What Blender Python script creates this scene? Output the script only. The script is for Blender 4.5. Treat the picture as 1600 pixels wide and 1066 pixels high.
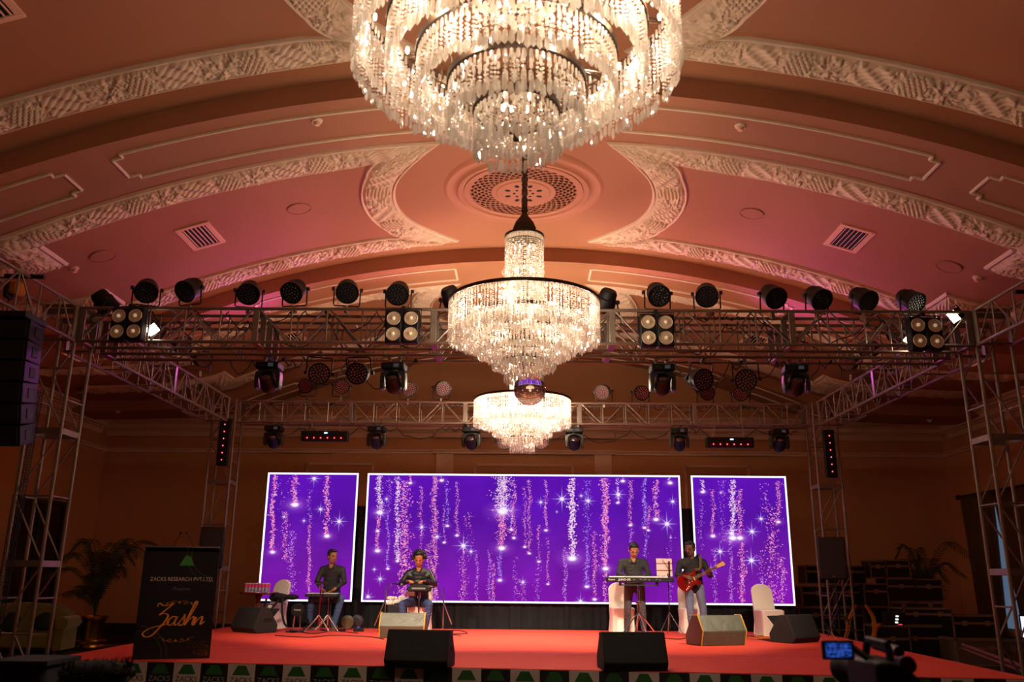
import bpy, bmesh, math, random
from mathutils import Vector, Matrix, Euler
import numpy as np
PI = math.pi
R = math.radians
random.seed(7)
SC = bpy.context.scene
COL = SC.collection
for _o in list(bpy.data.objects): bpy.data.objects.remove(_o)

# ------------------------------------------------------------------ camera
F = 1330.0
CAMZ = 1.66
cam_d = bpy.data.cameras.new('camera')
cam = bpy.data.objects.new('camera', cam_d); COL.objects.link(cam)
cam_d.sensor_width = 36.0
cam_d.lens = F/1600*36.0
ROT = Matrix.Rotation(R(0.75), 3, 'Z') @ Matrix.Rotation(R(90+15.43), 3, 'X') @ Matrix.Rotation(R(0.5), 3, 'Z')
cam.matrix_world = Matrix.Translation((0, 0, CAMZ)) @ ROT.to_4x4()
cam_d.clip_end = 200
cam_d.dof.use_dof = True
cam_d.dof.focus_distance = 15.0
cam_d.dof.aperture_fstop = 3.2
SC.camera = cam
SC.view_settings.view_transform = 'Standard'
SC.view_settings.look = 'None'
SC.view_settings.gamma = 1
SC.view_settings.use_curve_mapping = False
SC.view_settings.exposure = 0.0
SC.cycles.max_bounces = 8
SC.cycles.transparent_max_bounces = 24
SC.cycles.sample_clamp_indirect = 4.0
SC.cycles.sample_clamp_direct = 0.0
SC.cycles.use_denoising = True

def ray(px, py):
    return ROT @ Vector(((px-800)/F, -(py-533)/F, -1.0))
def onY(px, py, Y):
    d = ray(px, py); t = Y/d.y
    return Vector((d.x*t, Y, CAMZ+d.z*t))
def onZ(px, py, Z):
    d = ray(px, py); t = (Z-CAMZ)/d.z
    return Vector((d.x*t, d.y*t, Z))

# ------------------------------------------------------------------ world and large lights
W = bpy.data.worlds.new('world'); SC.world = W; W.use_nodes = True
W.node_tree.nodes['Background'].inputs[0].default_value = (1.0, .45, .25, 1)
W.node_tree.nodes['Background'].inputs[1].default_value = 0.004

CH_POWER = 210.0        # each chandelier's bulbs
SPOT_POWER = 900.0      # stage lights
def light(kind, name, loc, power, color, size=.1, target=None, spot=60, blend=.6):
    l = bpy.data.lights.new(name, kind); l.energy = power; l.color = color
    if kind == 'SPOT':
        l.spot_size = R(spot); l.spot_blend = blend; l.shadow_soft_size = size
    elif kind == 'POINT': l.shadow_soft_size = size
    elif kind == 'AREA': l.size = size
    o = bpy.data.objects.new(name, l); COL.objects.link(o); o.location = loc
    if target is not None:
        o.rotation_euler = (Vector(target)-Vector(loc)).to_track_quat('-Z', 'Y').to_euler()
    return o

# ------------------------------------------------------------------ helpers
def s2l(c):
    c = c/255.0
    return c/12.92 if c <= .04045 else ((c+.055)/1.055)**2.4
def rgb(r, g, b): return (s2l(r), s2l(g), s2l(b), 1.0)

MATS = {}
def mat(name, col, rough=.6, metal=0.0, var=.12, scale=8.0, bump=0.0, emit=None, estr=0.0, spec=.5, sheen=0, coat=0, trans=0.0, ior=1.45):
    if name in MATS: return MATS[name]
    m = bpy.data.materials.new(name); m.use_nodes = True
    nt = m.node_tree; p = nt.nodes['Principled BSDF']
    tc = nt.nodes.new('ShaderNodeTexCoord'); no = nt.nodes.new('ShaderNodeTexNoise')
    no.inputs['Scale'].default_value = scale; no.inputs['Detail'].default_value = 4
    nt.links.new(tc.outputs['Object'], no.inputs['Vector'])
    mx = nt.nodes.new('ShaderNodeMix'); mx.data_type = 'RGBA'
    mx.inputs[6].default_value = tuple(max(0, v*(1-var)) for v in col[:3])+(1,)
    mx.inputs[7].default_value = tuple(min(1, v*(1+var)) for v in col[:3])+(1,)
    nt.links.new(no.outputs['Fac'], mx.inputs[0]); nt.links.new(mx.outputs[2], p.inputs['Base Color'])
    p.inputs['Roughness'].default_value = rough; p.inputs['Metallic'].default_value = metal
    p.inputs['Specular IOR Level'].default_value = spec
    if coat: p.inputs['Coat Weight'].default_value = coat
    if sheen: p.inputs['Sheen Weight'].default_value = sheen
    if trans: p.inputs['Transmission Weight'].default_value = trans; p.inputs['IOR'].default_value = ior
    if bump:
        b = nt.nodes.new('ShaderNodeBump'); b.inputs['Strength'].default_value = bump; b.inputs['Distance'].default_value = .02
        nt.links.new(no.outputs['Fac'], b.inputs['Height']); nt.links.new(b.outputs['Normal'], p.inputs['Normal'])
    if emit:
        p.inputs['Emission Color'].default_value = emit; p.inputs['Emission Strength'].default_value = estr
    MATS[name] = m
    return m

class MB:
    def __init__(s, M=None):
        s.v = []; s.f = []; s.mi = []; s.M = M
    def _add(s, vs, fs, m=0):
        o = len(s.v)
        if s.M is not None: vs = [s.M @ Vector(v) for v in vs]
        s.v.extend([tuple(v) for v in vs])
        for f in fs: s.f.append(tuple(i+o for i in f)); s.mi.append(m)
        return s
    def box(s, c, size, rot=None, m=0, taper=(1, 1)):
        x, y, z = (d/2 for d in size); tx, ty = taper
        vs = [Vector(p) for p in ((-x,-y,-z),(x,-y,-z),(x,y,-z),(-x,y,-z),(-x*tx,-y*ty,z),(x*tx,-y*ty,z),(x*tx,y*ty,z),(-x*tx,y*ty,z))]
        if rot is not None:
            q = Euler(rot).to_matrix() if not isinstance(rot, Matrix) else rot
            vs = [q @ v for v in vs]
        vs = [v+Vector(c) for v in vs]
        return s._add(vs, [(3,2,1,0),(4,5,6,7),(0,1,5,4),(1,2,6,5),(2,3,7,6),(3,0,4,7)], m)
    def bb(s, a, b, m=0):
        a = Vector(a); b = Vector(b)
        return s.box((a+b)/2, [abs(b[i]-a[i]) for i in range(3)], m=m)
    def tube(s, p, q, r, r2=None, n=8, m=0):
        p = Vector(p); q = Vector(q); r2 = r if r2 is None else r2
        d = q-p
        if d.length < 1e-6: return s
        d.normalize()
        a = d.orthogonal().normalized() if abs(d.z) > .999 else Vector((-d.y, d.x, 0)).normalized()
        b = d.cross(a)
        vs = []
        for c, rr in ((p, r), (q, r2)):
            for i in range(n):
                t = 2*PI*i/n; vs.append(c+a*math.cos(t)*rr+b*math.sin(t)*rr)
        fs = [(i, (i+1) % n, n+(i+1) % n, n+i) for i in range(n)]+[tuple(range(n-1, -1, -1)), tuple(range(n, 2*n))]
        return s._add(vs, fs, m)
    def path(s, pts, r, n=6, m=0, closed=False):
        pts = [Vector(p) for p in pts]; k = len(pts)
        rs = r if isinstance(r, (list, tuple)) else [r]*k
        vs = []; prev = None
        for i, p in enumerate(pts):
            if closed: d = pts[(i+1) % k]-pts[i-1]
            else: d = pts[min(i+1, k-1)]-pts[max(i-1, 0)]
            d = d.normalized() if d.length > 1e-9 else Vector((0, 0, 1))
            if prev is None: a = d.orthogonal().normalized()
            else:
                a = prev-d*prev.dot(d)
                a = a.normalized() if a.length > 1e-6 else d.orthogonal().normalized()
            prev = a; b = d.cross(a)
            for j in range(n):
                t = 2*PI*j/n; vs.append(p+(a*math.cos(t)+b*math.sin(t))*rs[i])
        fs = []
        for i in range(k if closed else k-1):
            i2 = (i+1) % k
            for j in range(n): fs.append((i*n+j, i*n+(j+1) % n, i2*n+(j+1) % n, i2*n+j))
        if not closed: fs += [tuple(range(n-1, -1, -1)), tuple(range((k-1)*n, k*n))]
        return s._add(vs, fs, m)
    def lathe(s, prof, c=(0, 0, 0), n=24, rot=None, m=0, cap=True):
        vs = []; c = Vector(c)
        q = None if rot is None else (rot if isinstance(rot, Matrix) else Euler(rot).to_matrix())
        for r, z in prof:
            for i in range(n):
                t = 2*PI*i/n; v = Vector((r*math.cos(t), r*math.sin(t), z))
                if q is not None: v = q @ v
                vs.append(v+c)
        fs = []
        for k in range(len(prof)-1):
            for i in range(n): fs.append((k*n+i, k*n+(i+1) % n, (k+1)*n+(i+1) % n, (k+1)*n+i))
        if cap: fs += [tuple(range(n-1, -1, -1)), tuple(range((len(prof)-1)*n, len(prof)*n))]
        return s._add(vs, fs, m)
    def ball(s, c, r, n=14, m=0, rot=None):
        r = Vector(r) if isinstance(r, (tuple, list, Vector)) else Vector((r, r, r)); c = Vector(c)
        k = n//2; vs = []; q = None if rot is None else Euler(rot).to_matrix()
        for j in range(1, k):
            ph = PI*j/k-PI/2
            for i in range(n):
                t = 2*PI*i/n; v = Vector((math.cos(ph)*math.cos(t)*r.x, math.cos(ph)*math.sin(t)*r.y, math.sin(ph)*r.z))
                vs.append(v)
        vs += [Vector((0, 0, -r.z)), Vector((0, 0, r.z))]
        if q is not None: vs = [q @ v for v in vs]
        vs = [v+c for v in vs]
        L = len(vs); fs = []
        for j in range(k-2):
            for i in range(n): fs.append((j*n+i, j*n+(i+1) % n, (j+1)*n+(i+1) % n, (j+1)*n+i))
        for i in range(n):
            fs.append((L-2, (i+1) % n, i)); fs.append((L-1, (k-2)*n+i, (k-2)*n+(i+1) % n))
        return s._add(vs, fs, m)
    def prism(s, out, a0, a1, axis='y', m=0):
        n = len(out)
        def P(u, v, a):
            return {'y': (u, a, v), 'x': (a, u, v), 'z': (u, v, a)}[axis]
        vs = [P(u, v, a0) for u, v in out]+[P(u, v, a1) for u, v in out]
        fs = [(i, (i+1) % n, n+(i+1) % n, n+i) for i in range(n)]+[tuple(range(n-1, -1, -1)), tuple(range(n, 2*n))]
        return s._add(vs, fs, m)
    def quad(s, a, b, c, d, m=0): return s._add([a, b, c, d], [(0, 1, 2, 3)], m)
    def build(s, name, mats, parent=None, bevel=0.0, loc=None, rot=None, smooth=35, fix=True):
        me = bpy.data.meshes.new(name); me.from_pydata(s.v, [], s.f)
        if not isinstance(mats, (list, tuple)): mats = [mats]
        for m in mats: me.materials.append(m)
        if len(mats) > 1: me.polygons.foreach_set('material_index', s.mi)
        if fix and len(s.v) < 60000:
            bm = bmesh.new(); bm.from_mesh(me); bmesh.ops.recalc_face_normals(bm, faces=bm.faces); bm.to_mesh(me); bm.free()
        if smooth:
            me.polygons.foreach_set('use_smooth', [True]*len(me.polygons)); me.set_sharp_from_angle(angle=R(smooth))
        me.update()
        o = bpy.data.objects.new(name, me); COL.objects.link(o)
        if parent is not None: o.parent = parent
        if loc is not None: o.location = loc
        if rot is not None: o.rotation_euler = rot
        if bevel:
            b = o.modifiers.new('bevel', 'BEVEL'); b.width = bevel; b.segments = 2; b.limit_method = 'ANGLE'; b.angle_limit = R(40)
        return o

def tag(o, label=None, cat=None, group=None, kind=None):
    if label: o['label'] = label
    if cat: o['category'] = cat
    if group: o['group'] = group
    if kind: o['kind'] = kind
    return o
def empty(name, loc=(0, 0, 0), rot=(0, 0, 0), label=None, cat=None, group=None):
    o = bpy.data.objects.new(name, None); COL.objects.link(o)
    o.location = loc; o.rotation_euler = rot if isinstance(rot, (tuple, list, Euler)) else (0, 0, rot)
    o.empty_display_size = .1
    return tag(o, label, cat, group)
def kids(o): return [c for c in COL.objects if c.parent == o]
CH = {}
def copy_tree(o, parent=None, top=True):
    c = o.copy(); COL.objects.link(c)
    if parent is not None: c.parent = parent
    if o.name not in CH: CH[o.name] = kids(o)
    for k in CH[o.name]: copy_tree(k, c, False)
    return c
def place(proto, loc, rot, label, first, cat=None, group=None, scale=None):
    o = proto if first else copy_tree(proto)
    o.location = loc; o.rotation_euler = rot; o['label'] = label
    if cat: o['category'] = cat
    if group: o['group'] = group
    if scale: o.scale = (scale,)*3
    return o
def text_mesh(body, size, name, m, parent, loc, rot, ext=.002, align='CENTER', shear=0, sx=1.0, font=None):
    cu = bpy.data.curves.new('t', 'FONT'); cu.body = body; cu.size = size; cu.extrude = ext
    cu.align_x = align; cu.align_y = 'CENTER'; cu.shear = shear
    t = bpy.data.objects.new('t', cu); COL.objects.link(t)
    bpy.context.view_layer.update()
    dg = bpy.context.evaluated_depsgraph_get()
    me = bpy.data.meshes.new_from_object(t.evaluated_get(dg))
    bpy.data.objects.remove(t); bpy.data.curves.remove(cu)
    for v in me.vertices: v.co.x *= sx
    me.materials.clear(); me.materials.append(m); me.name = name
    o = bpy.data.objects.new(name, me); COL.objects.link(o); o.parent = parent
    o.location = loc; o.rotation_euler = rot
    return o
def spline(pts, n=8):
    pts = [Vector(p) for p in pts]; out = []
    for i in range(len(pts)-1):
        p0 = pts[max(i-1, 0)]; p1 = pts[i]; p2 = pts[i+1]; p3 = pts[min(i+2, len(pts)-1)]
        for k in range(n):
            t = k/n
            out.append(.5*((2*p1)+(-p0+p2)*t+(2*p0-5*p1+4*p2-p3)*t*t+(-p0+3*p1-3*p2+p3)*t**3))
    out.append(pts[-1]); return out

# ------------------------------------------------------------------ materials
M_ceil = mat('ceiling plaster', rgb(170, 112, 76), .85, var=.07, scale=.9, bump=.03)
M_orn = mat('cream relief plaster', rgb(226, 198, 168), .8, var=.12, scale=14)
M_wall = mat('terracotta wall paint', rgb(206, 138, 88), .85, var=.1, scale=.7)
M_corn = mat('cornice paint', rgb(232, 180, 146), .8, var=.06, scale=2)
M_floor = mat('dark patterned carpet', rgb(34, 24, 20), .95, var=.4, scale=3)
M_black = mat('black cloth', rgb(13, 12, 14), .9, var=.25, scale=5, bump=.15)
M_blk = mat('matt black paint', rgb(12, 12, 13), .5, var=.2, scale=20)
M_blkp = mat('black plastic', rgb(13, 13, 14), .55, spec=.3, var=.15, scale=30)
M_alu = mat('aluminium tube', rgb(132, 118, 104), .45, .6, var=.15, scale=6)
M_chrome = mat('chrome', rgb(220, 220, 225), .15, 1.0, var=.05)
M_brass = mat('brass', rgb(190, 140, 60), .25, 1.0, var=.2, scale=6)
M_bronze = mat('dark bronze', rgb(58, 40, 26), .4, .7, var=.2)
M_carpet = mat('red stage carpet', rgb(214, 64, 40), .8, var=.08, scale=2.2)
M_dark = mat('painted recess shade and soil', rgb(10, 8, 7), .9)  # near-black colour standing in for shade behind grilles and in recesses; also soil
M_white = mat('white stretch cover', rgb(236, 228, 214), .7, var=.04, scale=6, bump=.08)
M_cable = mat('black cable', rgb(12, 12, 12), .6)
# ------------------------------------------------------------------ the room
XW, YB, YF = 12.25, 24.85, -6.0
RIBS = [-2.1, 4.16, 10.42, 16.68, 22.94]
def zv(x):
    a = abs(x)
    if a <= 7.65: return 8.05-a*a/35.75
    return 8.05-7.65*7.65/35.75-.32*(1-math.exp(-(a-7.65)/1.15))
RDROP, RH = .29, .63
def zc(x, y):
    for r in RIBS:
        if abs(y-r) <= RH: return zv(x)-RDROP
    return zv(x)

def room():
    fl = MB().bb((-XW-.2, YF, -.1), (XW+.2, YB+.2, 0)).build('floor', M_floor); tag(fl, kind='structure')
    wb = MB().bb((-XW-.2, YB, 0), (XW+.2, YB+.2, 9.2)).build('wall_back', M_wall); tag(wb, kind='structure')
    for sgn, nm in ((-1, 'wall_left'), (1, 'wall_right')):
        w = MB().bb((sgn*XW, YF, 0), (sgn*(XW+.2), YB, 6.5)).build(nm, M_wall); tag(w, kind='structure')
    w = MB().bb((-XW-.2, YF-.2, 0), (XW+.2, YF, 9.2)).build('wall_front', M_wall); tag(w, kind='structure')
    mb = MB()
    xs = [-XW-.15+i*(2*XW+.3)/120 for i in range(121)]
    ys = [YF]
    segs = []
    y = YF
    for r in RIBS:
        segs.append((y, r-RH, 0)); segs.append((r-RH, r+RH, 1)); y = r+RH
    segs.append((y, YB, 0))
    for (a, b, rib) in segs:
        n = max(1, int((b-a)/.8)); d = RDROP if rib else 0
        V = [(x, a+(b-a)*j/n, zv(x)-d) for j in range(n+1) for x in xs]
        K = len(xs)
        mb._add(V, [(j*K+i, j*K+i+1, (j+1)*K+i+1, (j+1)*K+i) for j in range(n) for i in range(K-1)])
        if rib:
            for yy in (a, b):
                V = [(x, yy, zv(x)-d*q) for q in (0, 1) for x in xs]
                mb._add(V, [(i, i+1, K+i+1, K+i) for i in range(K-1)])
    c = mb.build('ceiling', M_ceil); tag(c, kind='structure')
    # cornices
    def cornice(name, fn, ztop, steps, L0, L1, axis):
        mb = MB()
        z = ztop
        for h, pr in steps:
            fn(mb, z-h, z, pr); z -= h
        o = mb.build(name, M_corn, bevel=.012); tag(o, kind='structure')
    steps = [(.09, .40), (.10, .34), (.05, .26), (.14, .20), (.05, .12), (.16, .06)]
    low = [(.05, .10), (.07, .06)]
    def back(mb, a, b, pr):
        mb.bb((-XW, YB-pr, a), (XW, YB+.02, b))
        mb.bb((-2.6, YB-pr-.12, a), (2.7, YB+.02, b))
        for x in (-6.4, 6.4): mb.bb((x-.9, YB-pr-.07, a), (x+.9, YB+.02, b))
    cornice('trim_1', back, 6.13, steps, 0, 0, 'x')
    cornice('trim_2', back, 5.19, low, 0, 0, 'x')
    cornice('trim_3', lambda mb, a, b, pr: mb.bb((-XW-.02, YF, a), (-XW+pr, YB-.42, b)), 6.13, steps, 0, 0, 'y')
    cornice('trim_4', lambda mb, a, b, pr: mb.bb((XW-pr, YF, a), (XW+.02, YB-.42, b)), 6.13, steps, 0, 0, 'y')
    cornice('trim_5', lambda mb, a, b, pr: mb.bb((-XW-.02, YF, a), (-XW+pr, YB-.12, b)), 5.19, low, 0, 0, 'y')
    cornice('trim_6', lambda mb, a, b, pr: mb.bb((XW-pr, YF, a), (XW+.02, YB-.12, b)), 5.19, low, 0, 0, 'y')
    # back wall pilasters and panel frames
    mb = MB()
    mb.bb((-2.5, YB-.12, .3), (-2.0, YB+.02, 5.1)); mb.bb((2.1, YB-.12, .3), (2.6, YB+.02, 5.1))
    for x0, x1 in ((-6.3, -4.3), (4.7, 6.6), (-1.4, 1.5)):
        for (a, b) in (((x0, 1.4), (x0+.07, 4.8)), ((x1-.07, 1.4), (x1, 4.8)), ((x0, 4.73), (x1, 4.8)), ((x0, 1.4), (x1, 1.47))):
            mb.bb((a[0], YB-.04, a[1]), (b[0], YB+.02, b[1]))
    tag(mb.build('trim_7', M_corn, bevel=.01), kind='structure')
    bsm = mat('dark skirting', rgb(34, 22, 18), .6)
    for nm, a, b in (('baseboard_back', (-XW, YB-.04, 0), (XW, YB+.01, .3)), ('baseboard_left', (-XW-.01, YF, 0), (-XW+.04, YB-.05, .3)), ('baseboard_right', (XW-.04, YF, 0), (XW+.01, YB-.05, .3))):
        tag(MB().bb(a, b).build(nm, bsm), kind='structure')
room()

# ------------------------------------------------------------------ plaster relief bands
def hnoise(u, v, s):
    return (np.sin(u*s*1.0+3*np.sin(v*s*.7))+np.sin(v*s*1.3+2*np.sin(u*s*.9+1.7))+np.sin((u+v)*s*.8+1.1))/3
def relief(u, v, w):
    """u along (m), v across (-1..1)"""
    y = v*w/2
    edge = np.clip((1-np.abs(v))*5, 0, 1)
    s = np.mod(u, 1.35)
    body = .045*(1-v**4)
    weave = np.maximum(np.abs(np.sin((u+y*1.1)*26))**.6, 0)*.5+np.abs(np.sin((u-y*1.1)*11))**3*.5
    gx = u/.068; gy = y/.06; row = np.floor(gy); fx = np.mod(gx+.5*np.mod(row, 2), 1)-.5; fy = np.mod(gy, 1)-.5
    grape = np.sqrt(np.clip(1-(fx*fx+fy*fy)*3.6, 0, 1))
    cl = np.clip(1.25-((s-.66)**2/.026+(y/(w*.40))**2)+.25*np.sin(y*60+s*20), 0, .3)/.3
    ang = np.arctan2(y*1.0, s-1.02); rr = np.hypot(y, s-1.02)
    leaf = np.clip(.5+.5*np.cos(ang*5+np.sin(rr*30))-rr*1.3, 0, 1)+.35*np.clip(np.sin(ang*17), 0, 1)
    gen = .55*np.abs(hnoise(u, y, 34))+.45*np.abs(hnoise(u+3, y, 61))
    inw = (s < .42)*1.0
    h = inw*weave*.9+(1-inw)*(cl*(grape*1.0+.12)+(1-cl)*np.clip(.6*leaf+.75*gen, 0, 1.15))
    return (body+.072*h)*edge, h
def band(name, corners, width, fine=True):
    """closed outline: list of (fn(t)->(x,y), length, normal(t)) edges"""
    w = width; allv = []; allf = []; nv = 46 if fine else 20; du = .013 if fine else .03
    n = len(corners)
    def nrm(e, t):
        a = Vector(e[0](max(t-.001, 0))); b = Vector(e[0](min(t+.001, 1))); d = (b-a).normalized()
        return Vector((-d.y, d.x))
    u0 = 0
    for k, e in enumerate(corners):
        pe = corners[k-1]; ne = corners[(k+1) % n]
        def mit(n1, n2):
            m = n1+n2
            m = m/max(m.length, .1)
            return m/max(m.dot(n1), .5)
        m0 = mit(nrm(pe, 1), nrm(e, 0)); m1 = mit(nrm(e, 1), nrm(ne, 0))
        L = e[1]; nu = max(4, int(L/du))
        if e[2]:      # skip (not visible)
            u0 += L; continue
        T = np.linspace(0, 1, nu+1); Vv = np.concatenate([np.linspace(-1, 1, nv)])
        n0 = nrm(e, 0); n1 = nrm(e, 1)
        U, V = np.meshgrid(u0+T*L, Vv, indexing='ij')
        H, _ = relief(U, V, w)
        base = len(allv)
        for i, t in enumerate(T):
            c = Vector(e[0](t)); nn = nrm(e, t)
            d0 = (m0-n0)*max(0, 1-t*L/.9); d1 = (m1-n1)*max(0, 1-(1-t)*L/.9)
            for j, v in enumerate(Vv):
                p = c+(nn+d0+d1)*(v*w/2)
                allv.append((p.x, p.y, zv(p.x)-.004-H[i, j]))
        for i in range(nu):
            for j in range(nv-1):
                a = base+i*nv+j; allf.append((a, a+nv, a+nv+1, a+1))
        # plain fillet on both sides
        for side, off in ((1, .0), (-1, .0)):
            b2 = len(allv); prof = [(1.0, 0), (1.0, .05), (1.09, .05), (1.14, .03), (1.18, 0)]
            for i in range(0, nu+1, 1):
                t = T[i]; c = Vector(e[0](t)); nn = nrm(e, t)
                d0 = (m0-n0)*max(0, 1-t*L/.9); d1 = (m1-n1)*max(0, 1-(1-t)*L/.9)
                for (q, h) in prof:
                    p = c+(nn+d0+d1)*(side*q*w/2); allv.append((p.x, p.y, zv(p.x)+.003-h))
            cnt = (len(allv)-b2)//5
            for i in range(cnt-1):
                for j in range(4):
                    a = b2+i*5+j; allf.append((a, a+5, a+6, a+1))
        u0 += L
    me = bpy.data.meshes.new(name); me.from_pydata(allv, [], allf); me.materials.append(M_orn)
    me.polygons.foreach_set('use_smooth', [True]*len(me.polygons)); me.update()
    o = bpy.data.objects.new(name, me); COL.objects.link(o); tag(o, kind='structure')
    return o
def seg(a, b, skip=False):
    a = Vector(a); b = Vector(b)
    return (lambda t: a+(b-a)*t, (b-a).length, skip)
def field_band(name, yc, sg, hy=1.75, rad=2.5, xo=7.7, ny=.95, xe=11.1):
    x0 = math.sqrt(rad*rad-hy*hy); th = math.asin(hy/rad)
    arc = (lambda t: Vector((sg*rad*math.cos(th*(1-2*t)), yc-rad*math.sin(th*(1-2*t)))), 2*th*rad, False)
    e = [seg((sg*xe, yc-hy*0-ny), (sg*xo, yc-ny)), seg((sg*xo, yc-ny), (sg*xo, yc-hy)), seg((sg*xo, yc-hy), (sg*x0, yc-hy)),
         arc, seg((sg*x0, yc+hy), (sg*xo, yc+hy)), seg((sg*xo, yc+hy), (sg*xo, yc+ny)), seg((sg*xo, yc+ny), (sg*xe, yc+ny)), seg((sg*xe, yc+ny), (sg*xe, yc-ny), True)]
    return band(name, e, .50, yc < 15)
tn = 8
for yc in (7.34, 13.6, 19.86):
    for sg in (-1, 1):
        field_band('trim_%d' % tn, yc, sg); tn += 1

# thin framed panels on the rib soffits
def frame_on_rib(name, yr, x0, x1, sg, hw=.34, notch=.13):
    pts = [(x0, -hw), (x1-notch, -hw), (x1-notch, -hw+notch*.75), (x1, -hw+notch*.75), (x1, hw-notch*.75), (x1-notch, hw-notch*.75), (x1-notch, hw), (x0, hw)]
    mb = MB()
    for i in range(len(pts)):
        a = pts[i]; b = pts[(i+1) % len(pts)]
        n = max(1, int(math.hypot(b[0]-a[0], b[1]-a[1])/.12))
        P = []
        for k in range(n+1):
            x = a[0]+(b[0]-a[0])*k/n; y = a[1]+(b[1]-a[1])*k/n
            P.append((sg*x, yr+y, zv(x)-RDROP-.004))
        mb.path(P, .026, n=6)
    tag(mb.build(name, M_orn), kind='structure')
for yr in (4.16, 10.42, 16.68, 22.94):
    for sg in (-1, 1):
        frame_on_rib('trim_%d' % tn, yr, 1.39, 5.45, sg); tn += 1
        frame_on_rib('trim_%d' % tn, yr, 9.6, 6.3, sg) if False else None
        mb = MB()
        pts = [(6.07, -.24), (6.2, -.24), (6.2, -.34), (9.2, -.34), (9.2, .34), (6.2, .34), (6.2, .24), (6.07, .24)]
        for i in range(len(pts)):
            a = pts[i]; b = pts[(i+1) % len(pts)]; n = max(1, int(math.hypot(b[0]-a[0], b[1]-a[1])/.12))
            mb.path([(sg*(a[0]+(b[0]-a[0])*k/n), yr+a[1]+(b[1]-a[1])*k/n, zv(a[0]+(b[0]-a[0])*k/n)-RDROP-.004) for k in range(n+1)], .026)
        tag(mb.build('trim_%d' % tn, M_orn), kind='structure'); tn += 1
    mb = MB(); P = [(0.43*math.cos(a*PI/18), yr+0.43*math.sin(a*PI/18), zv(0.43*math.cos(a*PI/18))-RDROP-.004) for a in range(36)]
    mb.path(P, .022, closed=True); tag(mb.build('trim_%d' % tn, M_orn), kind='structure'); tn += 1

# ceiling medallions
M_med = mat('medallion plaster', rgb(184, 122, 88), .8, var=.05, scale=3)
def medallion(yc, label):
    root = empty('ceiling_medallion', (0, yc, 8.05), 0, label, 'ceiling medallion')
    z0 = -.006
    mb = MB(); mb.lathe([(1.02, z0-.0), (1.02, -.07), (1.06, -.10), (1.12, -.10), (1.16, -.06), (1.20, -.05), (1.26, -.05), (1.31, -.075), (1.36, -.06), (1.40, -.02), (1.43, z0-.0)], n=72, cap=False)
    mb.build('moulded_ring', M_med, root)
    MB().lathe([(.001, -.058), (1.02, -.058)], n=48, cap=False).build('back_plate', M_dark, root)
    # fish-scale grille
    mb = MB()
    def bar(a0, r0, a1, r1):
        P = []
        for k in range(6):
            t = k/5; a = a0+(a1-a0)*t; r = r0+(r1-r0)*(t**.8)
            P.append((r*math.cos(a), r*math.sin(a), -.072))
        mb.path(P, 0.008+.003*r1, n=5)
    N = 36
    for s_ in (-1, 1):
        for i in range(N):
            a = 2*PI*i/N; bar(a, .47, a+s_*R(38), .96)
    for r, w in ((.50, .05), (.965, .05)):
        mb.lathe([(r-w, -.062), (r-w, -.088), (r+w, -.088), (r+w, -.062)], n=60, cap=False)
    # solid half scales (each opening is arched)
    for ring in range(7):
        r0 = .535+ring*.061
        for i in range(N):
            a = 2*PI*(i+.5*(ring % 2))/N; da = PI/N*.72
            mb._add([((r0-.008)*math.cos(a-da), (r0-.008)*math.sin(a-da), -.076), ((r0-.008)*math.cos(a+da), (r0-.008)*math.sin(a+da), -.076),
                     ((r0+.026)*math.cos(a), (r0+.026)*math.sin(a), -.076)], [(0, 1, 2)])
    mb.build('pierced_grille', M_med, root)
    # hub; flat dark discs on its face paint the shade of holes
    mb = MB(); mb.lathe([(.001, -.095), (.40, -.095), (.42, -.10), (.45, -.10), (.47, -.085), (.47, -.06)], n=48, cap=False)
    mb.build('hub', M_med, root)
    mb = MB()
    for i in range(8): 
        a = 2*PI*(i+.5)/8; mb.ball((.29*math.cos(a), .29*math.sin(a), -.0955), (.052, .04, .004), n=12, rot=(0, 0, a))
    for i in range(8):
        a = 2*PI*i/8; mb.ball((.16*math.cos(a), .16*math.sin(a), -.0955), (.026, .03, .004), n=10, rot=(0, 0, a))
    mb.build('hole_shade_disc', M_dark, root)
    return root
medallion(7.1, 'round pierced plaster medallion directly above the large near chandelier')
medallion(13.34, 'round pierced plaster ceiling medallion just above the second chandelier')

# air vents, cover discs, sprinklers on the vault
def on_vault(x, y, dz=0): return Vector((x, y, zc(x, y)+dz))
def slope(x):
    d = (zv(x+.05)-zv(x-.05))/.1
    return -math.atan(d)
def vent_proto():
    root = empty('air_vent')
    mb = MB()
    for a, b in (((-.4, -.62), (.4, -.52)), ((-.4, .52), (.4, .62)), ((-.4, -.52), (-.28, .52)), ((.28, -.52), (.4, .52))):
        mb.bb((a[0], a[1], -.035), (b[0], b[1], .01))
    mb.build('frame', M_corn, root, bevel=.008)
    MB().bb((-.29, -.53, -.006), (.29, .53, -.002)).build('backing', M_dark, root)
    for i in range(6):
        MB().box((-.235+i*.094, 0, -.012), (.014, 1.04, .04), rot=(0, .35, 0)).build('slat', M_corn, root)
    return root
vp = vent_proto(); first = True
for x, y, lb in ((-5.5, 13.45, 'slatted air vent in the pink vault left of the second chandelier'), (5.5, 13.45, 'slatted air vent in the pink vault right of the second chandelier'),
                 (-5.5, 7.2, 'slatted air vent at the top left corner of the picture'), (5.5, 7.2, 'slatted air vent at the top right edge of the picture'),
                 (-5.6, 19.8, 'small slatted air vent seen through the front truss on the left'), (5.6, 19.8, 'small slatted air vent seen through the front truss on the right')):
    place(vp, on_vault(x, y), (0, slope(x), 0), lb, first, 'air vent', 'air vents in the vault', .72); first = False
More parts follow.
